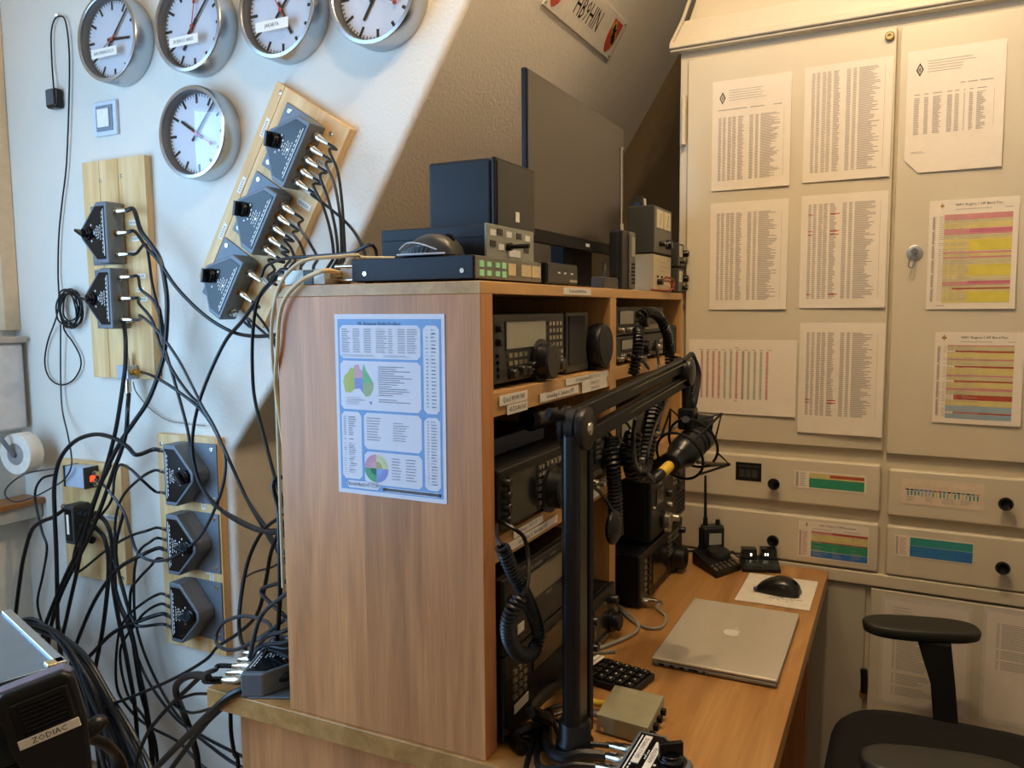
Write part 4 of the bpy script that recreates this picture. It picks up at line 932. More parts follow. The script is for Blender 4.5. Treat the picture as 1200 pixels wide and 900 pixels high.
radio('power_amplifier', 'upper black amplifier with wide tilted display in the bottom bay', (.047, -.010, .152), .335, .128, .34, [(.070, .240, .062, .108, mat('display_tan_reflection', '#5c5340', .25))], [(.285, .05, .020, .02)],  # tan of the display is a reflection put into its colour
      [(.02, .05, .02, .1, 1, 5, 1)], cat='amplifier', group='amplifiers', words=(('LINEAR AMPLIFIER', .008, .12, .117, INKG), ('POWER', .008, .20, .117, INKG), ('STANDBY', .008, .10, .052, INKG), ('OPERATE', .007, .18, .052, INKG)), stick=((.050, .075, .020, .036),), feet=False)
radio('power_amplifier', 'lower black amplifier with keypad and white sticker on the desk', (.047, -.010, .0), .335, .150, .34, [(.11, .26, .085, .13, mat('display_amber', '#4a3a22', .25))], [(.30, .05, .018, .02)],
      [(.030, .085, .068, .125, 3, 4, 0)], cat='amplifier', group='amplifiers', words=(('EXPERT', .012, .13, .025, INKG), ('SOLID STATE', .007, .12, .14, INKG), ('KW 500', .010, .062, .049, INK)), stick=((.035, .090, .041, .057), (.24, .26, .10, .118)))
radio('transceiver', 'compact black transceiver with dark display standing on the desk', (.388, -.020, .0), .185, .115, .26, [(.045, .125, .030, .095, DSP)], [(.158, .035, .020, .022), (.155, .085, .010, .016), (.020, .085, .011, .02), (.022, .03, .008, .02)],
      [(.04, .135, .012, .022, 6, 1, 0), (.010, .03, .045, .065, 2, 1, 1)], group='transceivers in the shelf unit', rails=False)
# right bay
radio('transceiver', 'upper of two silver trimmed transceivers on the right top shelf', (.66, .012, zs1+.068), .40, .066, .25, [(.03, .13, .026, .055, DSPL)], [(.20, .033, .018, .02), (.03, .012, .006, .012, SIL), (.09, .012, .006, .012, SIL), (.12, .012, .006, .012, SIL), (.25, .045, .007, .012, SIL), (.28, .045, .007, .012, SIL), (.31, .045, .007, .012, SIL)], [(.15, .18, .01, .055, 1, 4, 0), (.23, .34, .01, .03, 7, 1, 0), (.35, .385, .01, .055, 2, 3, 0)], panel=PANL, group='transceivers in the shelf unit', feet=False)
radio('transceiver', 'lower of two silver trimmed transceivers on the right top shelf', (.655, .012, zs1), .41, .066, .25, [(.05, .13, .035, .056, DSPL)], [(.22, .033, .018, .02), (.03, .014, .006, .012, SIL), (.30, .03, .011, .014), (.34, .03, .007, .012, SIL)], [(.04, .17, .012, .03, 8, 2, 0), (.25, .28, .01, .055, 1, 4, 0), (.36, .395, .01, .055, 2, 3, 0)], panel=PANL, group='transceivers in the shelf unit', plugs=((.10, .014),))
sp2 = thing('speaker_box', 'dark speaker box tucked in the right end of the top shelf', 'speaker', (1.10, .01, zs1))
MB().box(0, .095, 0, .12, 0, .082).build('case', BLK, sp2, bevel=.003); MB().box(.006, .089, -.002, 0, .006, .076).build('grille', MC['mesh_dark'], sp2)
radio('transceiver', 'grey transceiver half hidden by coiled cords in the middle right bay', (.70, .02, zs2), .36, .125, .25, [(.03, .14, .06, .11, DSPL)], [(.22, .05, .026, .028), (.31, .09, .012, .016), (.31, .04, .012, .016)], [(.04, .18, .015, .045, 6, 2, 0)], panel=PANL, group='transceivers in the shelf unit')
radio('antenna_tuner', 'black tuner with silver knobs stacked on the desk transceiver', (.800, -.034, .1325), .345, .158, .30, [(.045, .105, .092, .128, DSP)], [(.110, .042, .019, .022, SIL), (.185, .028, .010, .024, SIL), (.125, .012, .008, .018, SIL), (.155, .10, .010, .014), (.155, .070, .007, .012, SIL), (.02, .09, .004, .006, SIL)],
      [(.26, .33, .085, .145, 5, 3, 1), (.2, .24, .11, .14, 2, 2, 0)], cat='tuner', words=(('TUNER', .012, .075, .142, WPR),), slots=tuple((.25, .335, .02+.012*k, .026+.012*k) for k in range(5)))
MB()
radio('transceiver', 'large black transceiver with front handles on the desk at the right', (.715, -.034, .0), .40, .131, .32, [(.10, .225, .030, .108, DSP)], [(.315, .040, .031, .032), (.375, .1, .009, .014), (.022, .015, .007, .012, SIL)],
      [(.03, .045, .035, .12, 1, 6, 0), (.06, .085, .02, .12, 1, 6, 1), (.245, .28, .06, .12, 2, 5, 0), (.29, .35, .092, .12, 3, 2, 0)], group='transceivers in the shelf unit', plugs=((.03, .016),))
# ================================================================== boom arm with microphone
ARM = mat('arm_black', '#101112', .32, .2)
HILITE = mat('arm_highlight', '#6d6650', .3, .7)
bm = thing('microphone_boom', 'black two bar boom arm on a desk pole carrying the microphone', 'microphone arm', (.072, -.122, 0))
MB().lathe((.072, -.122, 0), (0, 0, 1), [(.030, 0), (.031, .004), (.030, .030), (.026, .036), (.026, .06), (.022, .066)], n=32).build('base', ARM, bm, world=True)
MB().cbox((.072, -.122, .2745), (.050, .030, .509)).build('pole', ARM, bm, world=True, bevel=.012, seg=4)
MB().cbox((.106, -.128, .27), (.018, .020, .48)).build('pole_channel', BLKM, bm, world=True, bevel=.003)
J = Vector((.080, -.122, .528))
MB().lathe(J-Vector((0, .022, 0)), (0, 1, 0), [(.026, 0), (.033, .002), (.034, .006), (.034, .010), (.031, .012), (.031, .015), (.034, .017), (.034, .028), (.031, .030), (.031, .033), (.034, .035), (.034, .041), (.026, .044)], n=36).build('elbow_disc', ARM, bm, world=True)
MB().lathe(J-Vector((0, .026, 0)), (0, 1, 0), [(.0, 0), (.006, 0), (.010, .002), (.011, .006)], n=18).build('elbow_bolt', NICK, bm, world=True)
MB().cyl(J+Vector((-.022, .016, .020)), J+Vector((-.040, .030, .026)), .009).build('elbow_knob', BLKM, bm, world=True)
E1 = oy(802, 436, -.20)
def bar(a, b, w, h, name, m):
    a, b = Vector(a), Vector(b); X = (b-a).normalized(); Y = Vector((0, 0, 1)).cross(X).normalized(); Z = X.cross(Y)
    M = Matrix(((X.x, Y.x, Z.x), (X.y, Y.y, Z.y), (X.z, Y.z, Z.z)))
    return MB().cbox((a+b)/2, ((b-a).length, w, h), M).build(name, m, bm, world=True, bevel=.003)
U = Vector((0, 0, .0205))
bar(J+U, E1+U*.75, .018, .024, 'arm_bar', ARM); bar(J-U, E1-U*.75, .018, .024, 'arm_bar', ARM)
MB().lathe(E1-Vector((0, .018, 0)), (0, 1, 0), [(.018, 0), (.026, .003), (.027, .008), (.027, .030), (.024, .036)], n=28).build('end_disc', ARM, bm, world=True)
for sg in (U, -U):
    a, b = J+sg+Vector((.03, -.0105, .004)), E1+sg*.75+Vector((-.02, -.0105, .004))
    MB().tube([a, b], .0014, raw=True, n=6).build('bar_highlight', HILITE, bm, world=True)  # thin bright line laid along each bar as its highlight
MP = oy(803, 528, -.215); HB = oy(806, 490, -.21)
MB().tube([E1+Vector((.0, -.004, -.02)), (E1+HB)/2+Vector((.006, 0, 0)), HB], .010, n=10).cbox(HB, (.036, .030, .040)).build('head_block', BLK, bm, world=True, bevel=.003)
MB().cyl(HB+Vector((.010, -.014, -.010)), HB+Vector((.018, -.042, -.014)), .018, n=10).build('head_knob', BLKM, bm, world=True)
MB().cyl(HB-Vector((0, 0, .02)), MP+Vector((.0, 0, .058)), .007).build('head_stem', BLK, bm, world=True)
# spring shock mount and microphone
mx = (RT*.62+UPV*.40+FW*.67).normalized()
mount = thing('shock_mount', 'wire cage shock mount hanging from the boom arm', 'shock mount', MP)
sm = MB(); a_, b_, _ = basis(mx)
for off, rr in ((-.022, .047), (.030, .050)):
    sm.tube([MP+mx*off+a_*(rr*math.cos(t*math.pi/8))+b_*(rr*math.sin(t*math.pi/8)) for t in range(16)], .0026, closed=True, res=2)
sm.build('ring', BLKM, mount, world=True)
cg = MB()
for k in range(4):
    t = math.pi/4+k*math.pi/2; d0 = a_*math.cos(t)+b_*math.sin(t); t2 = t+.5; d2 = a_*math.cos(t2)+b_*math.sin(t2); t3 = t-.5; d3 = a_*math.cos(t3)+b_*math.sin(t3)
    tip = MP+mx*.058+d0*.075
    cg.tube([MP+mx*.03+d2*.05, tip, MP+mx*.03+d3*.05], .002, raw=True); cg.tube([tip, MP+mx*-.022+d0*.047], .0024, raw=True)
cg.build('strut', BLKM, mount, world=True)
for k in range(2):
    d0 = (a_*math.cos(.8+k*1.6)+b_*math.sin(.8+k*1.6))
    MB().tube([MP+mx*.06+d0*.074, MP+mx*.0+d0*.03], .0035).build('elastic_band', mat('elastic_tan', '#6b5c42', .7), mount, world=True)
mic = thing('microphone', 'black studio microphone in the shock mount with a yellow ringed plug', 'microphone', MP-mx*.05)
MB().lathe(MP-mx*.058, mx, [(.014, 0), (.020, .004), (.021, .03), (.027, .040), (.029, .05), (.029, .078), (.026, .081), (.026, .084), (.029, .087), (.029, .092), (.026, .095), (.026, .098), (.029, .101), (.029, .120), (.025, .126), (0, .128)], n=32).build('body', ARM, mic, world=True)
MB().lathe(MP-mx*.030, mx, [(.0185, 0), (.0195, .003), (.0185, .006)], n=24).build('name_ring', NICK, mic, world=True)
MB().lathe(MP-mx*.088, mx, [(.0095, 0), (.010, .002), (.010, .026), (.0095, .030)], n=18).build('yellow_ring', mat('plug_yellow', '#d9b32c', .5), mic, world=True)
MB().lathe(MP-mx*.116, mx, [(.006, 0), (.0095, .006), (.0095, .028)], n=18).build('plug', BLK, mic, world=True)
Q = MP-mx*.116
MB().tube([Q, oy(760, 556, -.20), oy(750, 555, -.17), oy(744, 540, -.14), oy(742, 515, -.13), oy(745, 490, -.15)], .0045).build('cable', RUB, mic, world=True)
for k, (o1, o2) in enumerate(((.010, .03), (-.006, .045))):
    MB().tube([E1+Vector((-.02, -.004, .022)), E1+Vector((.02, -.01, .03+.004*k)), E1+Vector((.045+o1, -.016, -.005)), HB+Vector((.006+o1, -.012, .035)), HB+Vector((-.004, -.01, .015))], .0035).build('cable_loop', RUB, bm, world=True)
# ------------------------------------------------------------------ cords and hand sets in front of the shelves
def cord(label, P, R=.009, r=.0032, pitch=.0068, lead0=(), lead1=(), name='coiled_cord', handset=None):
    t = thing(name, label, 'cord', P[0], 'coiled microphone cords')
    MB().coil(P, R, r, pitch).build('coil', RUB, t, world=True)
    for L in (lead0, lead1):
        if L: MB().tube(L, .0034).build('lead', RUB, t, world=True)
    return t
y0 = -.045
o_ = lambda a, b, y=y0: oy(a, b, y)
cord('coiled cord crossing itself in front of the stacked amplifiers', [o_(588, 640), o_(600, 668, -.05), o_(614, 695, -.055), o_(626, 722, -.055), o_(631, 745, -.055), o_(624, 765, -.055), o_(610, 768, -.055), o_(598, 752, -.055), o_(595, 733, -.06), o_(600, 715, -.07), o_(610, 700, -.08)],
     lead0=[o_(582, 615, -.01), o_(583, 630, -.03), o_(588, 640)], lead1=[o_(610, 700, -.08), o_(618, 685, -.07), o_(619, 655, -.05), o_(615, 632, -.045), o_(606, 622, -.04), o_(592, 614, -.02), o_(586, 610, -.004)])
cord('straight hanging coiled cord beside the divider, ending at a black hand microphone', [o_(717, 512, -.02), o_(718, 540, -.03), o_(720, 570, -.03), o_(721, 600, -.03), o_(722, 626, -.03)], R=.013, r=.004, pitch=.0085, lead0=[o_(708, 508, 0), o_(712, 506, -.02), o_(717, 512, -.02)])
hm = thing('hand_microphone', 'small black hand microphone hanging on the divider', 'microphone', o_(719, 618, -.045))
c0 = o_(719, 618, -.048); MB().ball(c0, .036, .014, .036, n=16, m=10).build('shell', BLK, hm, world=True)
MB().tube([c0+Vector((0, 0, .032)), o_(709, 585, -.035), o_(700, 574, -.035), o_(690, 570, -.03), o_(683, 569, -.006)], .0036).build('lead', RUB, hm, world=True)
cord('arched coiled cord over the radios on the right top shelf', [o_(748, 372, -.02), o_(755, 367, -.03), o_(763, 366, -.035), o_(772, 371, -.04), o_(779, 384, -.05), o_(784, 402, -.05), o_(785, 425, -.05)], R=.010, r=.0036, pitch=.008)
cord('long looped coiled cord hanging below the boom arm bars', [o_(770, 470, -.06), o_(763, 495, -.06), o_(758, 525, -.06), o_(753, 548, -.06), o_(745, 556, -.06), o_(740, 545, -.06), o_(740, 520, -.06), o_(742, 508, -.06)], R=.016, r=.0048, pitch=.0105, lead0=[o_(770, 470, -.06), o_(774, 450, -.05), o_(771, 420, -.03), o_(768, 400, -.0)], lead1=[o_(742, 508, -.06), o_(736, 498, -.04), o_(730, 492, -.0)])
cord('coiled cord dropping straight from the right top shelf behind the upper arm bar', [o_(748, 385, -.03), o_(748, 400, -.04), o_(746, 420, -.04), o_(742, 440, -.035)], R=.010, r=.0036, pitch=.0078)
cord('short coiled cord dangling at the boom arm end', [oy(814, 437, -.21), oy(813, 455, -.21), oy(811, 476, -.21)], R=.007, r=.0026, pitch=.006, lead0=[oy(786, 418, -.04), oy(797, 420, -.10), oy(808, 428, -.18), oy(818, 438, -.21), oy(814, 437, -.21)], lead1=[oy(811, 476, -.21), oy(808, 486, -.21)])
def cable(label, P, r=.0035, m=RUB, group=None, name='cable', res=6):
    o = MB().tube(P, r, n=8, res=res).build(name, m); return tag(o, label, 'cable', group)
cable('grey cable looping from the desk transceiver socket to the right radio', [Vector((.43, -.07, .02)), oz(690, 765, .005), oz(715, 755, .005), oz(738, 745, .005), oz(748, 735, .005), oz(740, 722, .005), oz(730, 714, .008), oz(722, 708, .01)], .004, mat('grey_cable', '#8f8b80', .5))
cable('thin grey cable curling out of the right radio front socket', [Vector((.745, -.078, .016)), oz(770, 712, .008), oz(780, 722, .004), oz(776, 734, .004), oz(760, 736, .004), oz(742, 728, .004), oz(724, 712, .006), Vector((.64, .0, .01))], .0036, MC['grey_cable'])
cable('black patch lead from the lower right top shelf transceiver', [o_(736, 416, -.03), o_(745, 419, -.04), o_(754, 424, -.045), o_(760, 432, -.04)], .0036)
cable('black lead running diagonally down to the shock mount', [oy(782, 470, -.05), oy(772, 490, -.09), oy(765, 508, -.12), oy(760, 528, -.13), oy(757, 545, -.13)], .003)
cable('pale flexible cable arching above the microphone', [oy(769, 509, -.15), oy(780, 507, -.16), oy(790, 500, -.17), oy(797, 490, -.16), oy(799, 480, -.12)], .0045, mat('tan_cable', '#7d7358', .6))
cable('thick black cable with a plug rising beside the boom pole foot', [oz(612, 878, .012), oz(604, 862, .012), Vector((.105, -.06, .03)), o_(622, 832, -.05), o_(640, 812, -.04), o_(652, 806, -.03), o_(660, 800, -.02)], .011)
cable('black cable lying across the desk from the side panel to the pole', [Vector((.045, -.012, .03)), oz(600, 862, .012), oz(625, 866, .01), Vector((.06, -.09, .014)), Vector((.12, -.10, .012))], .005)
cable('slim black lead along the desk under the lower amplifier', [oz(625, 846, .004), oz(645, 842, .004), oz(664, 850, .004), oz(680, 862, .004)], .003)
# ================================================================== on the desk
lp = thing('laptop', 'closed silver laptop with an apple emblem lying on the desk', 'laptop', (.625, -.262, 0))
lx0, lx1, ly0, ly1 = .443, .805, -.380, -.140
MB().box(lx0, lx1, ly0, ly1, .0015, .0105).build('base', mat('alu_base', '#8f8d88', .35, .7), lp, world=True, bevel=.0035)
MB().box(lx0, lx1, ly0, ly1, .0115, .018).build('lid', mat('alu_lid', '#cdc6b4', .4, .3, var=.02), lp, world=True, bevel=.003, seg=3)
for k, (a, b) in enumerate(((-.165, -.155), (-.185, -.176), (-.205, -.196), (-.232, -.214), (-.246, -.242))): MB().box(lx0-.0006, lx0+.001, b, a, .004, .008).build('port', BLKM, lp, world=True)
em = MB()
def blob(poly, z=.0182): em.prism([(a, b, z) for a, b in poly], (0, 0, .0003))
cx, cy = .632, -.262
ap = []
for i in range(28):
    t = 2*math.pi*i/28; r = .0185*(1-.10*max(0, math.cos(t))**6-.08*max(0, -math.cos(t))**8)
    if abs(math.atan2(math.sin(t+math.pi/2), math.cos(t+math.pi/2))) < .42: r *= .74
    ap.append((cx+r*math.cos(t), cy+r*.95*math.sin(t)))
blob(ap); blob([(cx+.021, cy-.002), (cx+.026, cy-.0015), (cx+.031, cy-.008), (cx+.026, cy-.009), (cx+.022, cy-.006)])
em.build('emblem', mat('emblem_white', '#e9e5da', .3), lp, world=True)
mp = thing('mouse_pad', 'white rectangular mouse pad at the far end of the desk', 'mouse pad', (.985, -.308, 0))
MB().box(.876, 1.094, -.395, -.222, .0003, .003).build('mat', mat('pad_white', '#e4dcca', .7), mp, world=True, bevel=.0013)
pr = MB(); rnd = random.Random(3)
for i in range(26): u, v = .905+.03*rnd.random(), -.355+.06*rnd.random(); pr.box(u, u+.004, v, v+.003, .003, .0032)
pr.box(.93, .934, -.372, -.352, .003, .0032).box(.925, .930, -.330, -.300, .003, .0032); pr.build('print', INKG, mp, world=True, kind='stuff')
m2 = thing('computer_mouse', 'plain black mouse resting on the white mouse pad', 'mouse', frame((.972, -.312, .0034), (math.cos(-.1), math.sin(-.1), 0), (-math.sin(-.1), math.cos(-.1), 0), (0, 0, 1)))
mouse_mesh(.106, .068, .038).build('shell', mat('mouse_black', '#181815', .3), m2, ang=60)
MB().cyl((.003, -.036, .026), (-.003, -.036, .026), .009).build('wheel', BLKM, m2)
MB().box(-.032, -.02, .044, .054, .004, .012).build('side_button', mat('mouse_blue', '#26346a', .4), m2, bevel=.002)
kpM = frame((.352, -.088, 0), (math.cos(1.30), -math.sin(1.30)*1, 0), (math.sin(1.30), math.cos(1.30), 0), (0, 0, 1))
a0 = (Vector((.399, -.152, 0))-Vector((.421, -.034, 0))).normalized()
kpM = frame((.352, -.093, 0), tuple(a0), (-a0.y, a0.x, 0), (0, 0, 1))
kp = thing('number_keypad', 'black numeric keypad with a white label on the desk', 'keypad', kpM)
MB().box(-.064, .064, -.046, .046, .001, .014).build('base', BLK, kp, bevel=.004)
for i in range(6):
    for j in range(4): MB().box(-.060+.020*i+.001, -.060+.020*i+.0175, -.042+.021*j+.001, -.042+.021*j+.0185, .014, .020).build('key', KN, kp, bevel=.0025)
gl = MB()
for i in range(2, 6):
    for j in range(4): gl.cbox((-.050+.020*i, -.032+.021*j, .0201), (.003, .005, .0004))
gl.build('print', WPR, kp, kind='stuff')
for i in range(2): MB().box(-.061+.010*i, -.053+.010*i, -.030, .040, .0202, .0206).build('label', LBL, kp)
gx = thing('switch_box', 'small sage grey metal box with four buttons on the desk front', 'box', (.21, -.17, 0))
gc = [Vector((.158, -.127, 0)), Vector((.272, -.121, 0)), Vector((.268, -.213, 0)), Vector((.150, -.218, 0))]
SAGE = mat('sage_metal', '#9a977c', .5)
MB().prism([q+Vector((0, 0, .002)) for q in reversed(gc)], (0, 0, .030)).build('case', SAGE, gx, world=True, bevel=.0015)
for k in range(4): MB().cbox((.163+.027*k, -.2215-.0+.0012*k, .015), (.010, .010, .010)).build('button', BLK, gx, world=True, bevel=.001)
MB().cyl((.1535, -.14, .012), (.151, -.14, .012), .004, n=10).build('screw', NICK, gx, world=True)
for q in gc: pass
MB().box(.165, .18, -.205, -.195, 0, .002).box(.245, .26, -.205, -.195, 0, .002).box(.165, .18, -.15, -.14, 0, .002).box(.245, .26, -.15, -.14, 0, .002).build('foot', BLKM, gx, world=True)
MB().cyl((.225, -.123, .016), (.222, -.085, .016), .0065).build('yellow_plug', MC['plug_yellow'], gx, world=True)
MB().cyl((.190, -.125, .014), (.186, -.092, .014), .006).build('grey_plug', GRY, gx, world=True)
MB().tube([(.222, -.085, .016), (.20, -.05, .012), (.17, -.03, .01), (.14, -.02, .01)], .0045).tube([(.186, -.092, .014), (.175, -.06, .012), (.15, -.04, .008), (.12, -.035, .006)], .004).build('cable', RUB, gx, world=True)
# coax switches that lie on the desk
def flatM(x, y, ang): 
    u = (math.cos(ang), math.sin(ang), 0)
    return frame((x, y, .0005), u, (0, 0, -1), (-u[1], u[0], 0)) if False else frame((x, y, .0005), u, (0, 0, -1), (u[1], -u[0], 0))
P1_, P2_ = oz(749, 857, .05), oz(722, 900, .05); v_ = (P1_-P2_).normalized(); u_ = Vector((v_.y, -v_.x, 0)); s10c = P1_-v_*.0675+u_*.0415; s10 = flatM(s10c.x, s10c.y, math.atan2(u_.y, u_.x)); SWS['s10'] = (s10, 4)
coax_switch('grey antenna switch with white stickers on the desk front edge', s10, 4, (0, 1, 2, 3), h=.135, w=.098, dep=.050, tags=2, knob=.6)
for i, (dx, r) in enumerate(((0, .0045), (0, .005), (0, .009), (0, .0045))):
    q = conn_pos(s10, 4, i, h=.135, w=.098, dep=.050, out=.04)
    cable(['far', 'second', 'thick third', 'nearest'][i]+' black cable plugged into the desk front antenna switch', [q, q+Vector((-.014, .032, .002)), q+Vector((-.022, .060, -.006)), q+Vector((-.02+.012*i, .095, -.012 if r < .008 else -.008)), Vector((.13+.014*i, -.035, .012))], r)
s9 = flatM(.085, .497, R_(-66)); SWS['s9'] = (s9, 5)
coax_switch('grey antenna switch lying on the desk corner behind the shelf unit', s9, 5, (0, 1, 2, 3, 4), dep=.045, knob=.4)
# handheld radio in charger, second charger
hc = thing('desktop_microphone_base', 'black keypad base with a round dial at the desk end', 'control head', (1.10, -.135, 0))
hx = [Vector((1.115, -.062, 0)), Vector((1.012, -.150, 0)), Vector((1.112, -.197, 0)), Vector((1.205, -.105, 0))]
hz = [.038, .016, .016, .038]
MB().add([q for q in hx]+[q+Vector((0, 0, z)) for q, z in zip(hx, (.040, .018, .018, .040))], [(0, 1, 2, 3), (4, 7, 6, 5), (0, 4, 5, 1), (1, 5, 6, 2), (2, 6, 7, 3), (3, 7, 4, 0)]).build('body', BLK, hc, world=True, bevel=.003)
MB().lathe((1.125, -.130, .024), (-.1, -.12, 1), [(.034, 0), (.034, .016), (.030, .022), (.010, .023), (0, .022)], n=30).build('dial', KN, hc, world=True)
kb = MB(); rnd = random.Random(5)
for i in range(18):
    t, s_ = .08+.84*(i % 6)/5, (.78, .88, .95)[i//6]
    q = (hx[0].lerp(hx[1], s_)).lerp(hx[3].lerp(hx[2], s_), t); z = .040-.022*s_+.002
    kb.cbox((q.x, q.y, z), (.008, .006, .003))
kb.build('keys', SIL, hc, world=True, kind='stuff')
hr = thing('handheld_radio', 'black handheld radio with long whip antenna and lit screen on the desk', 'radio', (1.165, -.108, 0))
MB().box(-.033, .030, -.014, .016, .002, .098).build('body', BLK, hr, world=False, bevel=.005).matrix_basis = Matrix.Rotation(R_(-58), 4, 'Z') @ Matrix.Translation((0, 0, .0))
for nm, mb_, m_ in (('display', MB().box(-.016, .020, -.0165, -.014, .050, .082), mat('lcd_pale', '#8a887a', .3, emit=.05)), ('side_grip', MB().box(-.037, -.033, -.010, .010, .03, .095), BLKM), ('knob', MB().cyl((.014, 0, .098), (.014, 0, .118), .008, .006), KN),
                    ('antenna', MB().cyl((-.022, 0, .098), (-.022, 0, .125), .0075, .006).cyl((-.022, 0, .125), (-.024, 0, .245), .0045, .003), BLKM), ('top_cap', MB().box(-.03, .027, -.012, .014, .096, .103), GRYP)):
    mb_.build(nm, m_, hr, bevel=.001 if nm != 'antenna' else 0).matrix_basis = Matrix.Rotation(R_(-58), 4, 'Z')
ch = thing('battery_charger', 'black battery charger with two small lamps at the desk end', 'charger', (1.150, -.238, 0))
cM = Matrix.Rotation(R_(-72), 4, 'Z')
for nm, mb_, m_ in (('base', MB().add([(-.05, -.04, 0), (.05, -.04, 0), (.05, .03, 0), (-.05, .03, 0), (-.05, -.04, .012), (.05, -.04, .012), (.05, .0, .026), (-.05, .0, .026), (.05, .03, .026), (-.05, .03, .026)], [(3, 2, 1, 0), (0, 1, 5, 4), (4, 5, 6, 7), (7, 6, 8, 9), (2, 3, 9, 8), (1, 2, 8, 6, 5), (3, 0, 4, 7, 9)]), BLK),
                    ('rear_block', MB().box(-.046, -.006, .0, .03, .026, .052).box(.004, .046, .0, .03, .026, .054), BLKG), ('lamp', MB().box(-.024, -.020, -.001, 0, .034, .041).box(.014, .018, -.001, 0, .036, .042).box(.021, .024, -.001, 0, .036, .042), mat('lamp_white', '#fff6e0', .3, emit=3)),
                    ('sloped_face', MB().add([(-.038, -.036, .0145), (.044, -.036, .0145), (.044, -.006, .0248), (-.038, -.006, .0248)], [(0, 1, 2, 3)]), mat('charger_face', '#2a2f28', .25))):
    mb_.build(nm, m_, ch, bevel=.002 if nm in ('base', 'rear_block') else 0).matrix_basis = cM
cable('thin black lead between the handheld radio and the charger', [Vector((1.17, -.15, .02)), oz(858, 646, .02), oz(864, 652, .012), Vector((1.15, -.215, .014))], .0022)
cable('black lead arching from the right transceiver to the keypad base', [Vector((1.12, -.03, .03)), oz(816, 645, .03), oz(821, 637, .04), oz(827, 643, .035), oz(832, 650, .03)], .003)
# ================================================================== swivel chair
chair = thing('office_chair', 'black office chair with padded armrests pulled up to the desk', 'chair', (.74, -.80, ZF))
SEATM = mat('chair_fabric', '#0c0c0b', .95, bump=.3, bscale=700); PADM = mat('armrest_pad', '#26251f', .55)
def pad(c, L, w, h, ang, name, m):
    pts = []
    for i in range(28):
        t = 2*math.pi*i/28; a, b = math.cos(t), math.sin(t); e = .62
        pts.append((L/2*(1 if a > 0 else -1)*abs(a)**e, w/2*(1 if b > 0 else -1)*abs(b)**.8))
    n = len(pts); vs = []; fs = []
    lay = ((-h, .90), (-h*.85, .98), (-h*.35, 1.0), (-.004, .985), (-.001, .95), (.0, .86))
    for z, k in lay:
        for a, b in pts: vs.append((c[0]+(a*math.cos(ang)-b*math.sin(ang))*k, c[1]+(a*math.sin(ang)+b*math.cos(ang))*k, c[2]+z))
    for j in range(len(lay)-1):
        for i in range(n): fs.append((j*n+i, j*n+(i+1) % n, (j+1)*n+(i+1) % n, (j+1)*n+i))
    fs += [tuple(range(n-1, -1, -1)), tuple((len(lay)-1)*n+i for i in range(n))]
    return MB().add(vs, fs).build(name, m, chair, world=True, ang=50)
ZA = -.050
pad((1.045, -.632, ZA), .262, .105, .028, R_(-76), 'armrest_pad', PADM)
pad((.395, -.655, ZA), .262, .105, .028, R_(-80), 'armrest_pad', PADM)
for px_, s_ in ((1.02, -1), (.42, 1)):
    q = Vector((px_, -.66, ZA-.026))
    MB().add([q+Vector(v) for v in ((-.020, -.036, 0), (.020, -.036, 0), (.020, .036, 0), (-.020, .036, 0), (-.016+s_*.01, -.048, -.10), (.016+s_*.01, -.048, -.10), (.016+s_*.01, .004, -.10), (-.016+s_*.01, .004, -.10), (-.016+s_*.02, -.062, -.24), (.016+s_*.02, -.062, -.24), (.016+s_*.02, -.010, -.24), (-.016+s_*.02, -.010, -.24))],
             [(0, 1, 2, 3), (0, 4, 5, 1), (1, 5, 6, 2), (2, 6, 7, 3), (3, 7, 4, 0), (4, 8, 9, 5), (5, 9, 10, 6), (6, 10, 11, 7), (7, 11, 8, 4), (11, 10, 9, 8)]).build('armrest_post', BLKM, chair, world=True, bevel=.006, seg=3)
st = []; fs = []; NU, NV = 24, 6
for j, (z, k) in enumerate(((-.345, .90), (-.335, .97), (-.300, 1.0), (-.275, .985), (-.262, .94), (-.256, .82), (-.254, .5))):
    for i in range(36):
        t = 2*math.pi*i/36; a, b = math.cos(t), math.sin(t); e = .5
        st.append((.740+.285*k*(1 if a > 0 else -1)*abs(a)**e, -.715+.270*k*(1 if b > 0 else -1)*abs(b)**e, z-(.012 if k == .5 else 0)))
for j in range(6):
    for i in range(36): fs.append((j*36+i, j*36+(i+1) % 36, (j+1)*36+(i+1) % 36, (j+1)*36+i))
fs += [tuple(range(35, -1, -1)), tuple(6*36+i for i in range(36))]
MB().add(st, fs).build('seat', SEATM, chair, world=True, ang=60)
MB().box(.40, 1.05, -.72, -.64, -.36, -.344).build('seat_bracket', BLKM, chair, world=True, bevel=.004)
MB().cyl((.74, -.72, -.36), (.74, -.72, -.62), .028).build('gas_lift', GRY, chair, world=True)
MB().cbox((.74, -1.03, .02), (.44, .06, .50), Matrix.Rotation(R_(8), 3, 'X')).build('backrest', SEATM, chair, world=True, bevel=.03, seg=4)
MB().cbox((.74, -1.02, -.29), (.06, .04, .20)).build('backrest_stem', BLKM, chair, world=True, bevel=.006)
for k in range(5):
    t = 2*math.pi*k/5+.3; d = Vector((math.cos(t), math.sin(t), 0)); c0 = Vector((.74, -.72, -.63))
    lg_ = MB().tube([c0+d*.02, c0+d*.16+Vector((0, 0, -.015)), c0+d*.29+Vector((0, 0, -.04))], .02, n=8).build('leg', BLKM, chair, world=True)
    q = c0+d*.29; MB().cyl((q.x-.02*d.y, q.y+.02*d.x, ZF+.028), (q.x+.02*d.y, q.y-.02*d.x, ZF+.028), .027).build('castor', BLK, lg_, world=True)
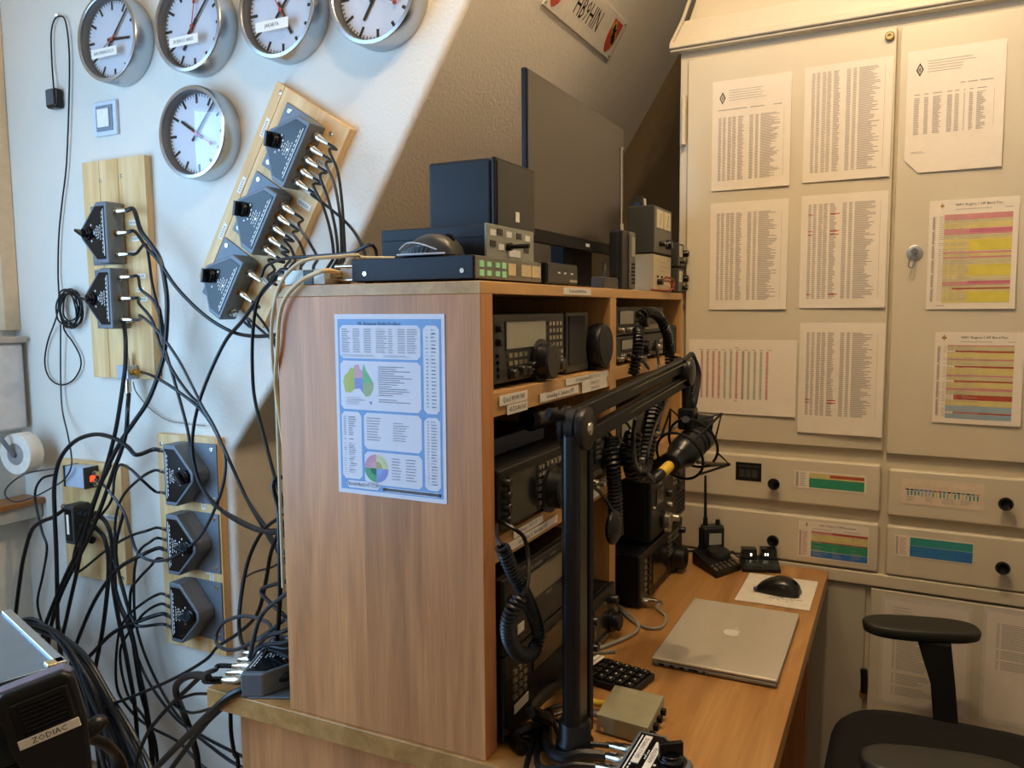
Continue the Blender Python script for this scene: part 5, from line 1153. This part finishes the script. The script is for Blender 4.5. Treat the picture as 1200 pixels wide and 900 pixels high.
# ================================================================== cables on the dormer wall
GREYC = mat('cable_grey_sheen', '#2b2e33', .28)
def cp(key, i, out=.045): M, n = SWS[key]; return conn_pos(M, n, i, out=out, dep=.045 if key == 's9' else .058)
def wires(pts, dx=.46): return [ox(q[0], q[1], q[2] if len(q) > 2 else dx) for q in pts]
WG = 'coax cables on the dormer wall'; DXN = 'cables hanging over the desk corner'
def wc(label, pts, r=.0042, start=None, m=RUB, x=.46, group=WG):
    pts = list(pts)
    if pts[-1][1] >= 780 and group == WG:
        q = pts[-1]; pts.append((q[0]+5, 1000)+tuple(q[2:])) if q[0] < 200 else pts.append((q[0]+40, q[1]+18)+tuple(q[2:]))
    P = wires(pts, x)
    if start is not None: P = [cp(*start), cp(start[0], start[1], .075)]+P
    def home(v, top): return Vector((min(.55, max(.06, v.x+.10)), .409, min(.70, v.z-(.10 if top else .02))))
    if pts[-1][0] >= 322: P.append(home(P[-1], pts[-1][1] < 340))
    if start is None and pts[0][0] >= 322: P.insert(0, home(P[0], pts[0][1] < 340))
    if pts[-1][1] >= 985 or (group == DXN and pts[-1][1] >= 905): P += [Vector((P[-1].x, P[-1].y, ZF+.02)), Vector((P[-1].x-.06, P[-1].y+.05, ZF+.008))]
    return cable(label, P, r, m, group, name='coax_cable')
# upright board (apex left: index 0 is the lowest socket)
wc('thick coax with grey sleeve from the top socket of the upper upright board switch', [(165, 270), (178, 288), (188, 305), (194, 335), (196, 360), (194, 400), (190, 425), (175, 467), (157, 495), (140, 520), (122, 557), (109, 592), (95, 637), (77, 675), (60, 715), (50, 745), (44, 790), (48, 850)], .0062, ('s1', 2))
wc('long coax from the middle socket of the upper upright board switch across to the shelf', [(172, 290), (186, 306), (207, 337), (238, 368), (270, 388), (297, 394, .42), (325, 392, .36), (350, 385, .3)], .0048, ('s1', 1))
wc('short coax from the lowest socket of the upper upright board switch', [(170, 286), (174, 300), (178, 330), (184, 356), (188, 366), (192, 400, .49), (188, 440, .49)], .0042, ('s1', 0))
wc('coax from the top socket of the lower upright board switch, curving down', [(165, 339), (178, 350), (186, 366), (191, 400), (204, 445), (219, 500), (224, 530), (233, 565), (249, 590), (271, 604, .42), (304, 620, .34), (330, 621, .26), (350, 622, .2)], .0042, ('s2', 2))
wc('coax from the middle socket of the lower upright board switch', [(163, 356), (178, 375), (190, 410), (206, 440), (222, 462), (237, 478), (252, 505), (262, 525), (276, 556, .42), (292, 590, .38), (310, 621, .30), (322, 640, .25), (345, 660, .2)], .0042, ('s2', 1))
wc('coax from the bottom socket of the lower upright board switch', [(165, 370), (185, 388), (208, 420), (224, 450), (237, 476), (250, 498), (262, 526), (264, 552), (257, 583), (239, 622), (221, 641), (198, 655), (177, 657), (161, 647), (153, 625), (145, 600), (125, 572), (112, 562, .48)], .0042, ('s2', 0), GREYC)
wc('coax dropping straight down from under the lower upright board switch', [(144, 372, .50), (147, 395), (147, 425), (144, 452), (135, 507), (122, 555), (101, 620), (89, 675), (79, 720), (71, 765), (75, 830), (90, 890)], .0058)
p0 = ox(170, 436, .50)
wc('coax from the silver arrester swinging right to the shelf', [(166, 436, .505), (180, 441), (205, 456), (235, 480), (255, 510), (276, 556, .43), (290, 586, .38), (312, 618, .30), (340, 650, .22)], .0042)
wc('thick sleeved coax hanging below the silver arrester', [(151, 462, .50), (149.5, 480), (148, 505), (142, 528), (133, 552), (120, 590), (106, 625), (94, 650), (70, 700), (58, 745), (56, 800)], .006)
wc('thin grey wire running from the silver arrester along the wall', [(156, 448, .51), (160, 460, .53), (175, 478, .54), (195, 492, .54), (215, 496, .54), (240, 499, .54)], .0018, m=mat('thin_grey_wire', '#8f8a80', .5))
# slanted board
wc('outermost coax from the topmost slanted board switch', [(386, 176), (396, 202), (401, 240, .44), (403, 275, .4), (404, 300, .36), (402, 330, .32)], .0036, ('s3', 4))
wc('second coax from the topmost slanted board switch', [(382, 192), (392, 216), (398, 250, .44), (400, 280, .4), (400, 302, .36), (398, 330, .32)], .0036, ('s3', 3))
wc('third coax from the topmost slanted board switch', [(375, 206), (385, 235), (393, 268, .43), (396, 300, .37), (394, 330, .32)], .0036, ('s3', 2))
wc('fourth coax from the topmost slanted board switch', [(367, 217), (378, 240), (387, 270, .43), (391, 300, .37), (388, 330, .32)], .0036, ('s3', 1))
wc('coax from the topmost slanted board switch that swings wide to the right', [(365, 228), (385, 243), (405, 260, .42), (418, 276, .36), (427, 296, .30), (430, 320, .28)], .0036, ('s3', 0))
for i, (lab, pts) in enumerate((('lowest', [(315, 304), (322, 316, .42), (326, 335, .36)]), ('second lowest', [(330, 296), (340, 304, .42), (345, 325, .36)]), ('middle', [(333, 281), (341, 291), (346, 305, .4), (350, 325, .34)]), ('second highest', [(343, 273), (352, 286), (358, 303, .4), (362, 325, .34)]), ('highest', [(350, 264), (363, 285), (372, 302, .4), (376, 325, .34)]))):
    wc('coax from the %s socket of the middle slanted board switch' % lab, pts, .0036, ('s4', i))
wc('coax from the lower plug of the lowest slanted board switch', [(290, 373), (305, 386), (320, 399, .38), (340, 412, .3)], .0036, ('s5', 0))
wc('coax from the upper plug of the lowest slanted board switch', [(296, 361), (310, 380), (322, 398, .38), (340, 415, .3)], .0036, ('s5', 1))
wc('thick coax descending from the shelf top past the slanted board foot', [(345, 318, .28), (322, 328, .32), (305, 346, .38), (285, 375, .42), (266, 397), (250, 428), (235, 466), (227, 500), (226, 532), (236, 570), (262, 600, .43), (297, 620, .35), (330, 626, .26), (350, 630, .2)], .0048)
wc('coax hanging straight from the shelf top behind the beech side', [(340, 322, .28), (314, 334, .33), (301, 356, .36), (296, 396, .38), (296, 440, .38), (299, 470, .37), (308, 506, .34), (320, 552, .30), (329, 580, .26), (345, 600, .22)], .0042)
wc('black cable arching over the grey box on the shelf top', [(306, 325, .30), (313, 311, .30), (335, 303, .25), (370, 300, .22), (410, 297, .2), (440, 292, .2)], .0034)
CRM = mat('cream_cable', '#c9bc9c', .5)
cable('pale beige cable running over the shelf top edge and down its back', [Vector((.10, .22, ZT+.0455)), Vector((.075, .27, ZT+.047)), ox(418, 299, .052), ox(395, 301, .03), ox(362, 304, .006), ox(343, 314, -.002), ox(328, 334, -.004), ox(320, 365, .01), ox(318, 395, .02), ox(320, 430, .03), ox(324, 470, .05), Vector((.05, .45, .2))], .0032, CRM, 'beige cables at the shelf back corner')
cable('beige data cable from the white plug curving down the beech side', [Vector((.062, .300, ZT+.019)), ox(384, 317, .0), ox(362, 324, -.006), ox(345, 336, -.010), ox(333, 352, -.010), ox(327, 375, -.008), ox(325, 410, -.006), ox(323, 440, .0), ox(325, 468, .02), Vector((.06, .43, .35))], .0038, mat('cream_cable_2', '#d3bb8b', .5), 'beige cables at the shelf back corner')
# board by the corner (apex right: index 0 is the highest socket)
wc('thick coax arching high from the top switch by the corner to the left', [(160, 533), (150, 524), (135, 514), (112, 509), (88, 517), (71, 537), (64, 565), (64, 600), (66, 645), (67, 690), (68, 735), (75, 790), (95, 850)], .0062, ('s6', 0))
wc('coax from the middle socket of the top switch by the corner', [(165, 560), (145, 580), (136, 605), (135, 642), (137, 700), (150, 735), (161, 775), (173, 830), (180, 890)], .004, ('s6', 1))
wc('coax looping up from the bottom socket of the top switch by the corner', [(166, 562), (152, 549), (140, 545), (134, 560), (131, 585), (118, 604, .48), (108, 610, .49)], .004, ('s6', 2))
wc('coax from the second socket of the middle switch by the corner, long low loop', [(172, 622), (153, 628), (127, 643), (97, 667), (88, 670), (85, 660), (92, 630), (108, 590), (130, 545)], .004, ('s7', 1))
wc('coax from the middle socket of the middle switch by the corner', [(176, 635), (164, 645), (158, 665), (157, 700), (160, 735), (175, 780), (200, 827), (226, 855, .4), (275, 882, .3)], .004, ('s7', 2))
wc('thick coax from the fourth socket of the middle switch by the corner', [(165, 651), (143, 663), (128, 678), (107, 712), (85, 770), (80, 820), (95, 880)], .0058, ('s7', 3))
wc('coax from the bottom socket of the middle switch by the corner', [(176, 664), (162, 679), (153, 695), (154, 740), (165, 812), (176, 850), (185, 900)], .0042, ('s7', 4))
wc('coax from the second socket of the bottom switch by the corner', [(170, 705), (148, 724), (138, 750), (137, 805), (155, 835), (176, 852), (210, 870, .4), (240, 900, .36)], .004, ('s8', 1))
wc('coax from the middle socket of the bottom switch by the corner', [(172, 716), (160, 730), (141, 762), (149, 812), (170, 843), (184, 880)], .004, ('s8', 2))
wc('thick coax from the fourth socket of the bottom switch by the corner', [(160, 729), (132, 742), (107, 767), (87, 790), (80, 840), (95, 890)], .006, ('s8', 3))
wc('coax from the bottom socket of the bottom switch by the corner', [(164, 734), (157, 728), (150, 712), (140, 675), (136, 640), (145, 600)], .0046, ('s8', 4))
wc('coax strand falling between the boards toward the desk foot', [(126, 650), (133, 680), (142, 710), (153, 734), (162, 775), (170, 830), (177, 890)], .004)
wc('coax strand sweeping from the lowest board down to the desk panel', [(130, 648), (141, 678), (150, 712), (155, 750), (172, 795), (200, 835, .42), (226, 858, .36), (272, 893, .28)], .004)
wc('thin lead from the light blue box drooping to the left ledge', [(66, 549, .50), (50, 551, .48), (28, 556, .44), (10, 569, .42), (6, 580, .42), (16, 588, .42), (36, 584, .44), (60, 572, .48), (76, 561, .47), (84, 543, .47), (80, 512, .50), (73, 480, .53), (71, 440, .535), (71, 380, .53)], .0024, m=GREYC)
wc('thin coax leaving the light blue box to the lower left', [(64, 556, .50), (48, 562), (41, 582), (49, 622), (55, 642), (50, 675), (44, 705), (49, 730), (60, 770)], .0036)
wc('thick coax bending down from the arrester left socket', [(74, 598, .495), (62, 606), (48, 612), (37, 622), (29, 648), (24, 675), (17, 740), (20, 800)], .006)
wc('upper thick black jumper from the arrester right side', [(112, 601, .49), (124, 612), (131, 635), (132, 680), (138, 720), (150, 780), (160, 850)], .0065)
wc('lower thick black jumper from the arrester right side', [(112, 618, .49), (122, 630), (127, 655), (126, 690), (120, 740), (110, 800), (115, 860)], .0065)
# tangle beside the shelf unit
TG = 'tangled cables at the shelf unit back corner'
def tc(label, pts, r=.0042, m=RUB): return wc(label, pts, r, None, m, .2, TG)
tc('cable bowing left beside the wall corner down to the desk switch', [(345, 600, .2), (325, 608, .22), (306, 625, .25), (290, 660, .25), (281, 712, .22), (282, 748, .17), (296, 775, .1)])
tc('long cable from the shelf back running far left above the desk edge', [(350, 600, .12), (333, 613, .15), (318, 646, .18), (311, 684, .2), (301, 720, .22), (278, 743, .25), (255, 758, .3), (240, 774, .33), (200, 797, .36), (140, 822, .36), (96, 835, .34), (60, 836, .3)])
tc('flat oval cable loop hovering over the desk switch', [(345, 748, .08), (324, 742, .12), (311, 728, .15), (286, 722, .18), (263, 729, .2), (253, 746, .2), (258, 758, .18), (278, 761, .15), (311, 743, .1), (336, 724, .08), (350, 716, .06)], m=GREYC)
tc('cable hanging straight down along the beech side', [(326, 560, .1), (327, 600, .09), (328, 660, .08), (328, 702, .08), (324, 752, .08), (318, 778, .08)], .0046)
tc('short stub cable poking left from the shelf back', [(345, 680, .08), (325, 684, .12), (309, 689, .14), (306, 694, .14), (312, 702, .13), (330, 718, .1), (345, 728, .06)])
tc('slim cable crossing behind the tangle at mid height', [(288, 676, .30), (300, 670, .26), (318, 665, .2), (340, 658, .12)], .0025)
tc('cable crossing diagonally from the shelf back to the wall side', [(345, 605, .1), (325, 622, .16), (306, 622, .22), (290, 615, .28), (262, 600, .36)])
for k, (a, b, c_, d) in enumerate(((296, 769, 337, 738), (290, 778, 336, 752), (300, 776, 338, 760), (292, 772, 330, 700), (304, 780, 340, 770))):
    tc(['topmost', 'second', 'third', 'steepest', 'lowest'][k]+' of the short cables plugged into the desk corner switch', [(a, b, .085-.01*k), ((a+c_)/2-6, (b+d)/2-6-2*k, .08), (c_, d, .06), (352, d-14, .05)], .0042, GREYC if k % 2 else RUB)
q0 = cp('s9', 0); q1 = cp('s9', 1)
DX = 'cables hanging over the desk corner'
def dc(label, pts, r, start=None): return wc(label, pts, r, start, RUB, .1, DX)
dc('thick coax leaving the desk corner switch and dropping behind the desk end', [(244, 794, -.03), (228, 791, .0), (213, 796, .06), (206, 810, .14), (217, 840, .26), (227, 870, .26), (233, 910, .26)], .0075, ('s9', 0))
dc('coax arching from the desk corner switch to the floor', [(252, 785, .03), (238, 791, .06), (220, 807, .12), (190, 837, .25), (170, 865, .28), (158, 910, .28)], .005, ('s9', 2))
dc('thick black cable lying over the desk corner in front of the switch', [(352, 788, .05), (336, 793, .05), (300, 804, .012), (272, 814, -.012), (246, 836, .0), (212, 870, .08), (178, 905, .12), (150, 935, .14)], .0075)
dc('second black cable passing under the desk corner', [(262, 828, .06), (242, 847, .09), (220, 875, .14), (198, 905, .16), (180, 935, .16)], .006)
dc('thin loop of cable beside the desk corner', [(262, 812, .12), (244, 813, .13), (225, 814, .16), (204, 824, .2), (222, 835, .18), (245, 831, .14), (262, 824, .1)], .0034)
dc('cable vanishing down the desk side panel', [(270, 832, .10), (271, 860, .10), (275, 885, .10), (280, 910, .10)], .0042)
# the heap of coax by the floor
rnd = random.Random(11)
HG = 'heap of black coax at the lower left'
for k in range(22):
    s = k/21; dx = .30+.14*rnd.random(); j = lambda a: a*(rnd.random()-.5)
    pts = [(-40, 745-10*s+j(8), dx), (5, 733-6*s+j(6), dx), (38, 728+6*s+j(8), dx), (64+10*s, 742+8*s+j(8), dx), (86+16*s, 775+j(10), dx), (98+30*s+j(6), 815+j(8), dx), (110+46*s+j(8), 860+j(6), dx), (122+58*s+j(8), 915, dx-.02), (136+62*s, 985, dx-.03)]
    if k % 5 == 4: pts = pts[3:]
    HP = wires(pts); HP.append(Vector((HP[-1].x-.02, HP[-1].y-.02, ZF+.012)))
    o = cable('black coax in the thick heap of cables at the lower left', HP, .0042+.0022*rnd.random(), GREYC if k % 4 == 1 else RUB, HG, name='coax_cable')
# ================================================================== foreground radio at the lower left
def atd(px, py, d): return CAMP+ray(px, py)*d
fr = thing('mobile_radio', 'steel topped radio box at the lower left picture corner', 'radio', atd(20, 880, .80))
A, B, C_, D_ = atd(-70, 742, 1.0), atd(2, 757, .97), atd(73, 777, .80), atd(-10, 822, .72)
# level box: corner C_ nearest, built from its own axes
zt = C_.z; ax1 = Vector((B.x-C_.x, B.y-C_.y, 0)).normalized(); ax2 = Vector((-ax1.y, ax1.x, 0))
if (D_-C_).dot(ax2) < 0: ax2 = -ax2
MR = frame(C_, ax1, ax2, (0, 0, 1)); fr.matrix_world = Matrix.Translation(C_-Vector((0, 0, .09))); TM[fr.name] = Matrix.Translation(C_-Vector((0, 0, .09)))
MB().box(0, .20, 0, .17, -.088, -.004).xf(MR).build('case', mat('radio_case_dark', '#16202a', .4), fr, world=True, bevel=.003)
MB().box(-.002, .20, -.002, .172, -.004, .0).xf(MR).build('top_cover', mat('radio_top_steel', '#7b92a8', .25, .7), fr, world=True, bevel=.002)
MB().box(-.003, .012, -.004, .014, -.012, .003).xf(MR).build('corner_trim', mat('trim_gold', '#c9b37d', .3, .8), fr, world=True, bevel=.002)
MB().box(-.003, .20, -.004, .006, -.006, .003).xf(MR).build('edge_rail', STEEL, fr, world=True, bevel=.0015)
MB().box(.0, .2, .0, .17, -.092, -.088).xf(MR).build('foot', BLKM, fr, world=True)
# microphone hanging in front of it
hmM = Matrix(((RT.x, FW.x, UPV.x), (RT.y, FW.y, UPV.y), (RT.z, FW.z, UPV.z)))
hmic = thing('hand_microphone', 'black hand microphone with a white name strip at the lower left', 'microphone', atd(48, 860, .72))
c0 = atd(54, 843, .752)
Mh = Matrix.Translation(c0) @ hmM.to_4x4() @ Matrix.Rotation(R_(30), 4, 'Z') @ Matrix.Rotation(R_(-15), 4, 'Y') @ Matrix.Scale(.98, 4)
def hb(mb): return mb.xf(Mh)
hb(MB().prism([(-.034, -.012, .034), (-.028, -.012, .042), (.026, -.012, .042), (.033, -.012, .034), (.033, -.012, -.012), (.020, -.012, -.085), (-.020, -.012, -.085), (-.034, -.012, -.012)], (0, .030, 0))).build('shell', BLK, hmic, world=True, bevel=.005, seg=3)
hb(MB().prism([(-.024, -.016, .031), (.026, -.016, .031), (.026, -.016, -.014), (-.024, -.016, -.014)], (0, .006, 0))).build('grille_plate', BLKM, hmic, world=True, bevel=.003)
for k in range(8): hb(MB().box(-.016, .020, -.0172, -.016, .028-.0042*k-.0022, .028-.0042*k)).build('grille_slot', BLKG, hmic, world=True)
l = hb(MB().box(-.025, .027, -.0175, -.016, -.013, -.004)).build('label_strip', LBL, hmic, world=True, bevel=.0006)
hb(MB().text('ZODIAC', .0078, .001, -.0085, -.0179)).build('lettering', INK, l, world=True)
hb(MB().prism([(-.034, -.006, .038), (-.028, -.006, .0435), (.026, -.006, .0435), (.033, -.006, .036)], (0, .02, 0))).build('top_shell', mat('mic_top', '#5d5f77', .35), hmic, world=True, bevel=.002)
hb(MB().box(-.014, .014, .016, .040, -.02, .02)).build('hanger', STEEL, hmic, world=True, bevel=.002)
MB().tube([Mh @ Vector((.022, .012, -.035)), Mh @ Vector((.040, .016, -.030)), atd(104, 863, .80), atd(124, 872, .82), atd(140, 890, .85), atd(150, 925, .86)], [.008]*12+[.0055]*24, n=9).build('cable', RUB, hmic, world=True)
tb = thing('side_table', 'dark side table below the lower left radio, mostly out of the picture', 'table', (C_.x-.1, C_.y+.05, ZF))
zb = C_.z-.0925
MB().box(.012, .24, .012, .22, zb-C_.z-.02, zb-C_.z).xf(MR).build('table_top', BLKM, tb, world=True, bevel=.002)
for a in (.02, .22):
    for b in (.02, .2): MB().box(a, a+.015, b, b+.015, ZF-C_.z, zb-C_.z-.02).xf(MR).build('leg', BLKM, tb, world=True)
